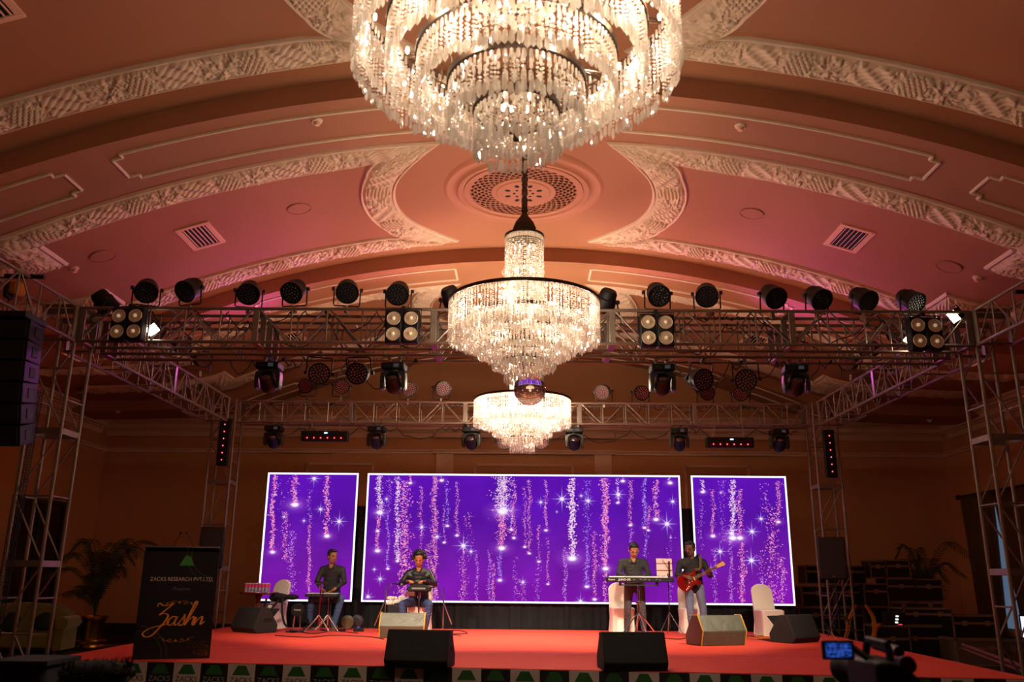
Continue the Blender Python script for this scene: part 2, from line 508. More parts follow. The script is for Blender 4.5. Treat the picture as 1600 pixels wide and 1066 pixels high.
def disc_proto():
    mb = MB(); mb.lathe([(.001, -.012), (.185, -.012), (.187, -.004), (.197, -.004), (.2, -.014), (.205, .005)], n=28, cap=False)
    return mb.build('speaker_cover', M_ceil)
dp = disc_proto(); first = True
for px, py, lb in ((467, 325, 'round flush ceiling cover left of the medallion'), (160, 399, 'round flush ceiling cover above the left row of spotlights'),
                   (1175, 333, 'round flush ceiling cover right of the medallion'), (1483, 415, 'round flush ceiling cover above the right row of spotlights')):
    d = ray(px, py); t = 10.
    for k in range(400):
        t = 8+k*.03; p = Vector((0, 0, CAMZ))+d*(t)
        if p.z > zc(p.x, p.y): break
    place(dp, on_vault(p.x, p.y), (0, slope(p.x), 0), lb, first, 'ceiling cover', 'round ceiling covers'); first = False
def sprk():
    root = empty('smoke_detector')
    MB().lathe([(.001, -.02), (.07, -.02), (.08, .0)], n=18, cap=False).build('base', M_orn, root)
    MB().lathe([(.001, -.07), (.035, -.065), (.045, -.03), (.045, -.018)], n=14, cap=False).build('head', M_corn, root)
    return root
sp = sprk(); first = True
for px, py, lb in ((116, 419, 'small ceiling detector at the far left of the pink vault'), (1527, 433, 'small ceiling detector at the far right of the pink vault'),
                   (495, 189, 'tiny detector inside the framed strip left of the near chandelier'), (1157, 197, 'tiny detector inside the framed strip right of the near chandelier'),
                   (185, 637, 'tiny detector just above the cornice, far left'), (1452, 656, 'tiny detector just above the cornice, far right')):
    d = ray(px, py)
    for k in range(800):
        p = Vector((0, 0, CAMZ))+d*(6+k*.03)
        if p.z > zc(p.x, p.y): break
    place(sp, on_vault(p.x, p.y), (0, slope(p.x), 0), lb, first, 'detector', 'ceiling detectors'); first = False
# ------------------------------------------------------------------ chandeliers
def crystal_mat():
    m = bpy.data.materials.new('cut crystal'); m.use_nodes = True; nt = m.node_tree; N = nt.nodes; L = nt.links
    for n in list(N): N.remove(n)
    out = N.new('ShaderNodeOutputMaterial')
    geo = N.new('ShaderNodeNewGeometry'); rp = N.new('ShaderNodeValToRGB')
    rp.color_ramp.elements[0].color = (.82, .72, .61, 1); rp.color_ramp.elements[1].color = (1, .97, .92, 1)
    L.new(geo.outputs['Random Per Island'], rp.inputs[0])
    tr = N.new('ShaderNodeBsdfTranslucent'); L.new(rp.outputs[0], tr.inputs[0])
    gl = N.new('ShaderNodeBsdfGlossy'); gl.inputs['Roughness'].default_value = .06
    tp = N.new('ShaderNodeBsdfTransparent'); tp.inputs[0].default_value = (.95, .9, .85, 1)
    a = N.new('ShaderNodeMixShader'); a.inputs[0].default_value = .38; L.new(tr.outputs[0], a.inputs[1]); L.new(gl.outputs[0], a.inputs[2])
    b = N.new('ShaderNodeMixShader'); b.inputs[0].default_value = .18; L.new(a.outputs[0], b.inputs[1]); L.new(tp.outputs[0], b.inputs[2])
    L.new(b.outputs[0], out.inputs[0]); return m
M_cry = crystal_mat()
M_bulb = mat('lit candle bulb', rgb(255, 220, 170), .4, emit=(1.0, .72, .42, 1), estr=40)
def crystal(vs, fs, c, r, h, a, kind):
    o = len(vs); x, y, z = c; n = 4 if kind == 0 else 4
    if kind == 0:      # round faceted bead: octahedron-like
        vs.append((x, y, z+h/2)); vs.append((x, y, z-h/2))
        for i in range(5):
            t = a+2*PI*i/5; vs.append((x+r*math.cos(t), y+r*math.sin(t), z))
        for i in range(5):
            fs.append((o, o+2+i, o+2+(i+1) % 5)); fs.append((o+1, o+2+(i+1) % 5, o+2+i))
    else:              # long prism drop
        ca, sa = math.cos(a), math.sin(a)
        def P(u, w, zz): return (x+ca*u-sa*w, y+sa*u+ca*w, zz)
        k = .75
        vs.extend([P(0, 0, z+h/2), P(r*k, 0, z+h*.36), P(0, r*.5, z+h*.36), P(-r*k, 0, z+h*.36), P(0, -r*.5, z+h*.36),
                   P(r, 0, z-h*.25), P(0, r*.6, z-h*.25), P(-r, 0, z-h*.25), P(0, -r*.6, z-h*.25), P(0, 0, z-h/2)])
        for i in range(4):
            j = (i+1) % 4
            fs.append((o, o+1+i, o+1+j)); fs.append((o+1+i, o+5+i, o+5+j, o+1+j)); fs.append((o+9, o+5+j, o+5+i))
def curtain(r, z, length, sp, rnd, inner=False):
    vs, fs = [], []; n = int(2*PI*r/sp)
    for i in range(n):
        t = 2*PI*(i+rnd.uniform(-.1, .1))/n; x, y = r*math.cos(t), r*math.sin(t); zz = z
        if rnd.random() < .012: continue
        L = length+rnd.uniform(-.02, .02)
        crystal(vs, fs, (x, y, zz-.036), .0145, .07, t+PI/2+rnd.uniform(-.4, .4), 1); zz -= .078
        while z-zz < L-.1:
            if rnd.random() < .3 and z-zz < L-.17:
                crystal(vs, fs, (x, y, zz-.03), .0115, .056, t+PI/2+rnd.uniform(-.5, .5), 1); zz -= .062
            else:
                crystal(vs, fs, (x, y, zz-.011), .0115, .022, rnd.uniform(0, 6), 0); zz -= .026
        crystal(vs, fs, (x+rnd.uniform(-.004, .004), y, zz-.045), .0185, .092, t+PI/2+rnd.uniform(-.6, .6), 1)
    me = bpy.data.meshes.new('crystal_curtain'); me.from_pydata(vs, [], fs); me.materials.append(M_cry); me.update()
    return me
TIERS = [(.965, 0.0, .50), (.77, -.22, .33), (.59, -.40, .29), (.40, -.57, .28), (.245, -.74, .27)]
def chandelier_proto():
    rnd = random.Random(3)
    root = empty('chandelier')
    for k, (r, z, L) in enumerate(TIERS):
        mb = MB(); n = 72
        mb.lathe([(r-.012, z-.03), (r+.012, z-.03), (r+.012, z+.012), (r-.012, z+.012), (r-.012, z-.03)], n=n, cap=False)
        ring = mb.build('tier_ring', M_bronze, root)
        me = curtain(r-.004, z-.03, L, .036, rnd)
        o = bpy.data.objects.new('crystal_curtain', me); COL.objects.link(o); o.parent = ring; o['kind'] = 'stuff'
        me = curtain(r-.05, z-.03, L-.07, .05, rnd)
        me2 = o.data
        # inner row joined to the same curtain
        bm = bmesh.new(); bm.from_mesh(me2); bm.from_mesh(me); bm.to_mesh(me2); bm.free()
    # top column of strands
    mb = MB(); mb.lathe([(.02, .985), (.1, .98), (.25, .93), (.262, .93), (.262, .90), (.24, .90)], n=40, cap=False)
    cap = mb.build('column_cap', M_bronze, root)
    me = curtain(.25, .90, .9, .022, rnd); o = bpy.data.objects.new('crystal_curtain', me); COL.objects.link(o); o.parent = cap; o['kind'] = 'stuff'
    # arms
    mb = MB()
    for k, (r, z, L) in enumerate(TIERS):
        for i in range(6):
            t = 2*PI*(i+.5*(k % 2))/6+.2; c, s_ = math.cos(t), math.sin(t)
            if k < 2: mb.tube((.1*c, .1*s_, z-.01), (r*c, r*s_, z-.01), .009)
            if k < 4:
                r2, z2 = TIERS[k+1][0], TIERS[k+1][1]
                P = spline([(r*c, r*s_, z-.01), ((r*.7+r2*.3)*c, (r*.7+r2*.3)*s_, z-.03), ((r2*1.0)*c, r2*s_, (z+z2)/2+.05), (r2*c, r2*s_, z2)], 4)
                mb.path(P, .006, n=5)
    mb.tube((0, 0, .93), (0, 0, -.95), .018)
    mb.build('arm_frame', M_bronze, root)
    # bulbs
    for k, (n, r, z) in enumerate(((12, .86, -.12), (9, .66, -.33), (6, .42, -.5), (4, .1, -.7), (8, .12, .45), (8, .12, .12), (6, .12, .75))):
        for i in range(n):
            t = 2*PI*i/n+.3*k
            MB().ball((r*math.cos(t), r*math.sin(t), z), (.012, .012, .026), n=8).build('bulb', M_bulb, root)
    # chain in a gathered cloth sleeve, with a cloth bell at the foot
    rn = random.Random(1); prof = []
    z = 2.94-.0
    prof = [(.15, .985), (.155, 1.03), (.12, 1.12), (.06, 1.2), (.04, 1.23)]
    zz = 1.25
    while zz < 2.66: prof.append((.036+rn.uniform(-.006, .012), zz)); zz += .028
    prof += [(.05, 2.66), (.11, 2.69), (.13, 2.715)]
    MB().lathe(prof, n=12).build('chain_sleeve', mat('brown gathered cloth', rgb(70, 44, 28), .9, var=.3, scale=12, bump=.4), root)
    return root
RING_Z = 5.04
ch = chandelier_proto()
CHS = [(-.045, 4.44, 'largest crystal chandelier hanging nearest, cut by the top of the picture'), (.015, 10.42, 'middle tiered crystal chandelier on a brown chain with a glass ball below it'), (.0, 16.68, 'farthest and smallest looking crystal chandelier in front of the back truss')]
for k, (x, y, lb) in enumerate(CHS):
    PWR = (.5, .60, 1.9)[k]*CH_POWER
    place(ch, (x, y, RING_Z), (0, 0, .37*k), lb, k == 0, 'chandelier', 'tiered crystal chandeliers')
    for dz, pw, rr in ((.55, .13, .05), (.2, .15, .05), (-.12, .13, .05), (-.42, .17, .05), (-.85, .05, .03)):
        light('POINT', 'chandelier_bulbs', (x, y, RING_Z+dz), PWR*pw, (1.0, .80, .60), rr)
    for (n, r_, z_, pw) in ((9, .84, -.2, .16), (7, .66, -.36, .10), (5, .47, -.52, .07)):
        for i in range(n):
            t = i*2*PI/n+.3; light('POINT', 'chandelier_bulbs', (x+r_*math.cos(t), y+r_*math.sin(t), RING_Z+z_), PWR*pw*(1.45, .95, .8)[k], (1.0, .80, .60), .03)
gb = empty('glass_ball', (.09, 10.42, RING_Z-1.13), 0, 'clear glass ball hanging under the middle chandelier', 'glass ball')
MB().ball((0, 0, 0), .2, n=40).build('sphere', mat('clear glass', (1, 1, 1, 1), .0, trans=1.0, ior=1.5, var=0), gb)
MB().tube((0, 0, .195), (0, 0, .30), .012).build('hook', M_bronze, gb)
# ------------------------------------------------------------------ trusses and towers
T = Matrix.Translation
def truss(name, L, w, h, A, label, cat='truss', bay=.5, sect=2.6, group=None, r=.024):
    """box truss along local X; cross-section w (y) by h (z)"""
    root = empty(name, (0, 0, 0), 0, label, cat, group)
    root.matrix_world = A
    for (y, z) in ((0, 0), (w, 0), (0, h), (w, h)):
        MB().tube((0, y, z), (L, y, z), r, n=8).build('chord', M_alu, root)
    def web(P):
        mb = MB(); n = max(1, round(L/bay)); b = L/n
        for i in range(n):
            x0 = i*b; x1 = x0+b
            if i: mb.tube(P(x0, 0), P(x0, 1), .013, n=6)
            q = (0, 1) if i % 2 == 0 else (1, 0)
            mb.tube(P(x0+.03, q[0]), P(x1-.03, q[1]), .013, n=6)
        mb.build('web', M_alu, root)
    web(lambda x, t: (x, 0, t*h)); web(lambda x, t: (x, w, t*h))
    for z in (0, h):
        cb = None
        for i in range(1, round(L/1.3)):
            if cb is None: cb = MB().tube((0, 0, 0), (0, w, 0), .013, n=6).build('cross_bar', M_alu, root); c_ = cb
            else: c_ = cb.copy(); COL.objects.link(c_)
            c_.location = (i*L/round(L/1.3), 0, z)
    n = max(1, round(L/sect)); 
    for i in range(0, n+1):
        x = L*i/n; mb = MB()
        for y in (0, w):
            mb.box((min(max(x, .05), L-.05), y, h/2), (.085, .03, h))
        for z in (0, h): mb.box((min(max(x, .05), L-.05), w/2, z), (.085, w, .03))
        mb.build('connector_plate', M_alu, root, bevel=.004)
    return root
TZ0, TZ1 = 4.80, 5.29
T = Matrix.Translation
truss('lighting_truss', 12.6, .36, .49, T((-6.3, 11.5, TZ0)), 'front span of lighting truss carrying the upper row of spotlights')
truss('lighting_truss', 12.6, .36, .49, T((-6.3, 12.2, TZ0)), 'second lighting truss close behind the front span, carrying moving heads')
truss('lighting_truss', 12.3, .36, .45, T((-6.15, 18.0, TZ0)), 'far lighting truss above the video wall')
RX = Matrix.Rotation(R(90), 4, 'Z')
truss('lighting_truss', 5.9, .45, .49, T((-6.3, 12.05, TZ0)) @ RX, 'left side truss running back from the front tower to the far tower')
truss('lighting_truss', 5.9, .45, .49, T((6.75, 12.05, TZ0)) @ RX, 'right side truss running back from the front tower to the far tower')
truss('lighting_truss', 4.9, .45, .49, T((-6.3, 6.55, TZ0)) @ RX, 'truss arm reaching forward from the left front tower, with the chain hoist')
truss('lighting_truss', 4.9, .45, .49, T((6.75, 6.55, TZ0)) @ RX, 'truss arm reaching forward from the right front tower')
UP = Matrix.Rotation(R(-90), 4, 'Y')
def tower(x, y, label, w=.48, zt=TZ1):
    t = truss('truss_tower', zt, w, w, T((x+w, y, 0.0)) @ UP, label, 'truss tower', bay=.95, sect=2.1, r=.026)
    MB().box((-.0, w/2, w/2), (.04, w+.1, w+.1)).build('base_plate', M_alu, t).location = (.02, 0, 0)
    return t
tower(-6.8, 11.5, 'big left front truss tower beside the hanging line array')
tower(6.32, 11.5, 'big right front truss tower near the curtain')
tower(-6.65, 18.0, 'left far truss tower behind the lectern')
tower(6.2, 18.0, 'right far truss tower behind the pole-mounted loudspeaker')

# ------------------------------------------------------------------ light fixtures
M_lens = mat('led lens face', rgb(120, 60, 52), .3, var=.5, scale=60)
M_led = mat('small led lens', rgb(150, 70, 70), .5, .0, var=.2, spec=.2)
M_leddk = mat('dark led lens', rgb(60, 52, 54), .15, spec=.9)
def par_proto(name, ledmat, ct=.2):
    """par can: body axis along local -Y (lens faces -Y), hung or stood on a yoke; origin at clamp"""
    root = empty(name)
    H = .26
    rot = Matrix.Rotation(R(90), 3, 'X')      # lathe z -> -y
    CT = T(Vector((0, 0, H))) @ Matrix.Rotation(ct, 4, 'X') @ T(Vector((0, 0, -H)))
    body = MB(CT).lathe([(.001, -.17), (.10, -.17), (.125, -.13), (.13, -.06), (.15, -.04), (.155, .10), (.165, .12), (.165, .15), (.15, .15), (.15, .13), (.001, .13)], c=(0, 0, H), n=24, rot=rot, cap=False).build('can', M_blkp, root)
    led = MB(CT)
    for ring, cnt in ((0, 1), (.045, 6), (.088, 12), (.125, 16)):
        for i in range(cnt):
            t = 2*PI*i/cnt+ring*9; led.ball((ring*math.cos(t), -.134, H+ring*math.sin(t)), (.014, .006, .014), n=8)
    led.build('led_cluster', ledmat, root)
    mb = MB()
    mb.path([(-.185, 0, H+.02), (-.185, 0, .04), (-.17, 0, .02), (.17, 0, .02), (.185, 0, .04), (.185, 0, H+.02)], .011, n=6)
    mb.build('yoke', M_blk, root)
    for sx in (-1, 1): MB().box((sx*.2, 0, H), (.04, .05, .05)).build('yoke_knob', M_blk, root)
    mb = MB(); mb.box((0, 0, -.01), (.05, .05, .07)); mb.tube((0, -.035, -.06), (0, .035, -.06), .03, n=10); mb.build('clamp', M_alu, root, bevel=.004)
    return root
parD = par_proto('par_light', M_leddk, .55)
parR = par_proto('par_light', M_led)
G1 = 'par lights in the row on top of the front truss'
top = [(230, 452, 'first', .35), (298, 451, 'second', -.3), (390, 455, 'third', .2), (461, 453, 'fourth', -.15), (543, 453, 'fifth', .2), (623, 456, 'sixth', .0)]
nth = ['first', 'second', 'third', 'fourth', 'fifth', 'sixth']
f1 = True
def put_par(proto, px, py, Y, rz, tilt, label, first, group, down=False, top_z=None):
    p = onY(px, py, Y)
    M = Matrix.Rotation(rz, 3, 'Z')
    if down: e = Euler((0, PI, 0)); M = M @ Matrix.Rotation(PI, 3, 'Y')
    # can centre sits .26 from origin along local z: put the origin so that the can centre lands on p
    M = M @ Matrix.Rotation(tilt, 3, 'X')
    loc = p-M @ Vector((0, 0, .26))
    return place(proto, loc, M.to_euler(), label, first, 'stage light', group)
for i, (px, py, w, rz) in enumerate(top):
    put_par(parD, px, py, 11.62, rz, .1, 'black par light on top of the front truss, %s from the left tower' % nth[i], f1, G1); f1 = False
for i, (px, py, rz) in enumerate(((1421, 469, .45), (1347, 466, .4), (1276, 464, .3), (1206, 461, .25), (1104, 459, -.2), (1027, 458, .1))):
    put_par(parD, px, py, 11.62, rz, .1, 'black par light on top of the front truss, %s from the right tower' % nth[i], False, G1)
put_par(parD, 163, 472, 11.9, 2.2, .3, 'black par light lying back near the left tower, left of the upper spotlight row', False, G1)
put_par(parD, 706, 466, 11.9, 2.6, .3, 'black par light turned away, half hidden at the left of the middle chandelier', False, G1)
put_par(parD, 947, 470, 11.9, 3.6, .3, 'black par light turned away, just right of the middle chandelier', False, G1)
G2 = 'par lights on the far truss'; f2 = True
for px, py, rz, lb in ((481, 602, -.1, 'first'), (534, 603, .3, 'second'), (638, 607, .35, 'third'), (690, 606, .35, 'fourth')):
    put_par(parR, px, py, 18.1, rz, .15, 'small par light standing on the far truss, %s from its left end' % lb, f2, G2); f2 = False
for px, py, rz, lb in ((1157, 614, -.2, 'first'), (1102, 613, .2, 'second'), (1001, 613, .1, 'third'), (943, 612, -.35, 'fourth')):
    put_par(parR, px, py, 18.1, rz, .15, 'small par light standing on the far truss, %s from its right end' % lb, False, G2)
G3 = 'par lights hanging below the second truss'
for px, py, rz, lb in ((498, 583, .3, 'par light hanging right of the leftmost moving head'), (562, 583, -.1, 'par light hanging left of the moving head near the four-cell blinder'),
                       (1092, 592, .3, 'par light hanging just right of the third moving head'), (1166, 593, -.3, 'par light hanging left of the rightmost moving head')):
    put_par(parR, px, py, 12.4, rz, -.5, lb, False, G3, down=True)
for px, py, lb in ((788, 692, 'par light hanging from the far truss at the left foot of the farthest chandelier'), (845, 692, 'par light hanging from the far truss at the right foot of the farthest chandelier')):
    put_par(parR, px, py, 18.2, 0, -.2, lb, False, G3, down=True)
G4 = 'par lights on the side trusses'
for x, y, z, rz, lb in ((-6.1, 13.4, 5.15, 1.0, 'left side truss, nearest of three'), (-6.1, 14.6, 5.2, .9, 'left side truss, middle of three'), (-6.1, 15.6, 5.2, .8, 'left side truss, farthest of three'),
                        (6.15, 13.4, 5.15, -1.0, 'right side truss, nearest of three'), (6.15, 14.6, 5.2, -.9, 'right side truss, middle of three'), (6.15, 15.6, 5.2, -.8, 'right side truss, farthest of three')):
    place(parR, (x, y, z+.12), (0, 0, rz), 'par light on the '+lb, False, 'stage light', G4)

# moving heads: origin at the clamps on top, everything hangs below
def moving_head():
    root = empty('moving_head_light')
    mb = MB()
    for sx in (-.09, .09):
        mb.tube((sx, -.03, 0), (sx, .03, 0), .035, n=10); mb.box((sx, 0, -.05), (.03, .04, .08))
    mb.build('clamp', M_alu, root)
    b = MB().box((0, 0, -.15), (.40, .34, .12)).build('base_box', M_blkp, root, bevel=.02)
    MB().box((.07, -.172, -.15), (.09, .006, .06)).build('display', mat('display glass', rgb(60, 60, 66), .15, emit=(.5, .55, .7, 1), estr=.05), b)
    MB().box((-.09, -.172, -.15), (.1, .006, .05)).build('vent_panel', M_blk, b)
    mb = MB()
    mb.tube((0, 0, -.21), (0, 0, -.24), .11, n=20)
    for sx in (-1, 1):
        mb.prism([(sx*.12, -.23), (sx*.215, -.25), (sx*.225, -.35), (sx*.22, -.52), (sx*.195, -.56), (sx*.16, -.53), (sx*.15, -.33), (sx*.1, -.27)], -.09, .09)
    mb.prism([(-.14, -.23), (.14, -.23), (.12, -.27), (-.12, -.27)], -.09, .09)
    mb.build('yoke_arms', mat('yoke plastic', rgb(40, 42, 36), .35, var=.1), root, bevel=.012)
    rot = Matrix.Rotation(R(90-35), 3, 'X')
    h = MB().lathe([(.001, -.17), (.09, -.16), (.13, -.1), (.14, -.02), (.13, .07), (.12, .14), (.125, .16), (.125, .19), (.105, .19), (.1, .165), (.001, .165)], c=(0, 0, -.45), n=24, rot=rot, cap=False).build('head', M_blkp, root)
    l = MB().lathe([(.098, .17), (.085, .185), (.05, .198), (.001, .203)], c=(0, 0, -.45), n=20, rot=rot, cap=False).build('lens', mat('moving head lens', rgb(30, 16, 20), .03, spec=1.0, coat=1), h)
    return root
mh = moving_head(); f = True
G5 = 'moving head lights under the second truss'
for px, lb in ((423, 'leftmost large moving head light, under the second truss'), (617, 'large moving head light below the blinder left of the middle chandelier'),
               (1033, 'large moving head light below the blinder right of the middle chandelier'), (1240, 'rightmost large moving head light, under the second truss')):
    p = onY(px, 562, 12.42); place(mh, (p.x, 12.4, TZ0-.01), (0, 0, random.uniform(-.1, .1)), lb, f, 'moving head light', G5, .86); f = False
G6 = 'moving head lights under the far truss'
for px, lb in ((430, 'first'), (590, 'second'), (737, 'third'), (1215, 'first from its right end'), (1060, 'second from its right end'), (897, 'third from its right end')):
    p = onY(px, 670, 18.1)
    s_ = 'small looking moving head light under the far truss, %s' % (lb if 'right' in lb else lb+' from its left end')
    place(mh, (p.x, 18.05, TZ0-.01), (0, 0, random.uniform(-.15, .15)), s_, False, 'moving head light', G6, .9)

# four-cell blinders
M_refl = mat('blinder reflector', rgb(228, 206, 176), .35, .35, var=.1)
def blinder():
    root = empty('blinder_light')
    for sx in (-1, 1):
        MB().box((sx*.121, 0, -.24), (.225, .15, .47)).build('housing', M_blkp, root, bevel=.02)
        for sz in (-1, 1):
            c = (sx*.121, -.076, -.24+sz*.112)
            ce = MB().lathe([(.098, .0), (.092, .012), (.088, .002), (.05, -.0), (.001, .004)], c=c, n=26, rot=(R(90), 0, 0), cap=False).build('reflector', M_refl, root)
            MB().ball((c[0], c[1]-.014, c[2]), (.026, .02, .026), n=10).build('bulb', mat('frosted bulb', rgb(245, 225, 180), .3, emit=(1, .8, .5, 1), estr=.25), ce)
    mb = MB(); mb.path([(-.25, 0, -.24), (-.25, 0, .03), (.25, 0, .03), (.25, 0, -.24)], .01); mb.box((0, .08, .04), (.05, .22, .05)); mb.build('yoke', M_blk, root)
    return root
bl = blinder(); f = True
for px, py, lb in ((200, 507, 'four-cell blinder light beside the lit flood lamp at the left end'), (629, 511, 'four-cell blinder light left of the middle chandelier'),
                   (1026, 517, 'four-cell blinder light right of the middle chandelier'), (1446, 522, 'four-cell blinder light near the right tower')):
    p = onY(px, py, 11.3); place(bl, (p.x, 11.33, p.z+.24), (0, 0, (800-px)/800*-.12), lb, f, 'blinder light', 'four-cell blinders on the front truss'); f = False

# lit flood lamps
M_flood = mat('lit flood tubes', rgb(255, 235, 200), .4, emit=(1.0, .84, .62, 1), estr=14)
def flood():
    root = empty('flood_light')
    MB().box((0, 0, 0), (.24, .2, .16), taper=(.8, .8)).build('housing', M_blkp, root, bevel=.015)
    for i in (-1, 0, 1):
        MB().box((i*.07, 0, -.084), (.055, .17, .012)).build('lamp_cell', M_flood, root, bevel=.004)
    MB().path([(-.14, 0, 0), (-.14, 0, .17), (.14, 0, .17), (.14, 0, 0)], .009).build('yoke', M_blk, root)
    return root
fl = flood(); f = True
for p, rot, lb in ((onY(238, 513, 11.7), (R(-48), R(-35), 0), 'small lit flood lamp right of the left end blinder'),
                   (onY(1494, 492, 11.6), (R(-20), R(55), 0), 'lit flood lamp on top of the truss at the far right end'),
                   (onY(1423, 529, 11.95), (R(-48), R(35), 0), 'small lit flood lamp mostly hidden behind the right end blinder')):
    place(fl, p, rot, lb, f, 'flood light', 'lit flood lamps', .8); f = False
    dn = Euler(rot).to_matrix() @ Vector((0, 0, -1)); light('SPOT', 'flood_light_beam', p+dn*.12, 10 if p.x > 5.5 and p.z > 5.2 else 25, (1, .86, .62), .08, p+dn*2, 130, .6)

# led bars
M_redled = mat('red led', rgb(255, 60, 60), .4, emit=(1, .05, .06, 1), estr=7)
M_blueled = mat('blue white display', rgb(150, 200, 255), .4, emit=(.35, .7, 1, 1), estr=3)
def ledbar():
    root = empty('led_bar')
    MB().box((0, 0, 0), (1.0, .16, .22)).build('housing', M_blkp, root, bevel=.02)
    MB().box((0, -.083, -.045), (.86, .01, .09)).build('lens_strip', mat('red black lens', rgb(60, 12, 14), .2), root)
    for i in range(6): MB().ball((-.36+i*.144, -.09, -.045), (.013, .008, .013), n=10).build('led', M_redled, root)
    MB().box((.03, -.083, .06), (.07, .008, .025)).build('display', M_blueled, root)
    for sx in (-.3, .3): MB().tube((sx, 0, .1), (sx, 0, .4), .012).box((sx, 0, .39), (.04, .05, .05)).build('hanger', M_alu, root)
    return root
lb_ = ledbar()
p = onY(508, 682, 18.0); place(lb_, (p.x, 18.0, p.z), (0, 0, 0), 'black light bar with six red points under the left half of the far truss', True, 'led bar', 'led bars')
p = onY(1140, 692, 18.0); place(lb_, (p.x, 18.0, p.z), (0, 0, 0), 'black light bar with six red points under the right half of the far truss', False, 'led bar', 'led bars')
def strip():
    root = empty('led_strip_panel')
    MB().box((0, 0, 0), (.22, .12, 1.0)).build('housing', M_blkp, root, bevel=.01)
    MB().box((0, -.063, 0), (.13, .008, .94)).build('lens_strip', mat('violet black lens', rgb(26, 14, 44), .25), root)
    for i in range(6): MB().ball((0, -.07, -.38+i*.15), (.012, .006, .012), n=10).build('led', M_redled, root)
    return root
st = strip()
p = onY(350, 691, 17.9); place(st, (p.x, 17.92, p.z), (0, 0, 0), 'upright black light strip on the left far tower', True, 'led strip', 'upright led strips')
p = onY(1297, 709, 17.9); place(st, (p.x, 17.92, p.z), (0, 0, 0), 'upright black light strip on the right far tower', False, 'led strip', 'upright led strips')

# loose cables along the trusses
rn = random.Random(12)
def sag(a, b, s, n=10, wob=.03):
    a = Vector(a); b = Vector(b); P = []
    for i in range(n+1):
        t = i/n; p = a.lerp(b, t); p.z -= s*4*t*(1-t); 
        if 0 < i < n: p += Vector((rn.uniform(-wob, wob), rn.uniform(-wob, wob)*.5, rn.uniform(-wob, wob)))
        P.append(p)
    return spline(P, 3)
def cable_run(label, x0, x1, y, zt, n, amp):
    mb = MB()
    xs = sorted(rn.uniform(x0, x1) for _ in range(n))
    xs = [x0]+xs+[x1]
    for a, b in zip(xs[:-1], xs[1:]):
        mb.path(sag((a, y, zt-rn.uniform(0, .08)), (b, y, zt-rn.uniform(0, .08)), min(.45, abs(b-a)*amp)), .008, n=5)
    o = mb.build('power_cable', M_cable); tag(o, label, 'cable', 'cables along the trusses')
cable_run('black cable looping between the spotlights along the left half of the front truss', -6.1, -1.2, 11.75, 5.36, 13, .45)
cable_run('black cable looping between the spotlights along the right half of the front truss', 1.2, 6.1, 11.75, 5.36, 13, .45)
cable_run('black cable drooping inside the left half of the front truss', -5.9, -1.0, 11.86, 5.27, 9, .6)
cable_run('black cable drooping inside the right half of the front truss', 1.0, 6.0, 11.86, 5.27, 9, .6)
cable_run('black cable drooping between the lights hanging left of the middle chandelier', -4.4, -1.6, 12.4, 4.82, 8, .6)
cable_run('black cable drooping between the lights hanging right of the middle chandelier', 1.9, 4.6, 12.4, 4.82, 8, .6)
cable_run('black cable running along the left half of the far truss', -6, -.9, 18.1, 5.3, 16, .5)
cable_run('black cable running along the right half of the far truss', .9, 6, 18.1, 5.3, 16, .5)
cable_run('black cable hanging below the left half of the far truss', -5.6, -.3, 18.2, 4.78, 8, .25)
cable_run('black cable hanging below the right half of the far truss', .3, 5.9, 18.2, 4.78, 8, .25)
for sgn, nm in ((-1, 'left'), (1, 'right')):
    mb = MB()
    ys = sorted(rn.uniform(12.3, 17.8) for _ in range(14))
    for a, b in zip(ys[:-1], ys[1:]): mb.path(sag((sgn*6.5, a, 5.3), (sgn*6.45, b, 5.3), min(.5, (b-a)*.7)), .008, n=5)
    tag(mb.build('power_cable', M_cable), 'black cable bunched along the %s side truss' % nm, 'cable', 'cables along the trusses')
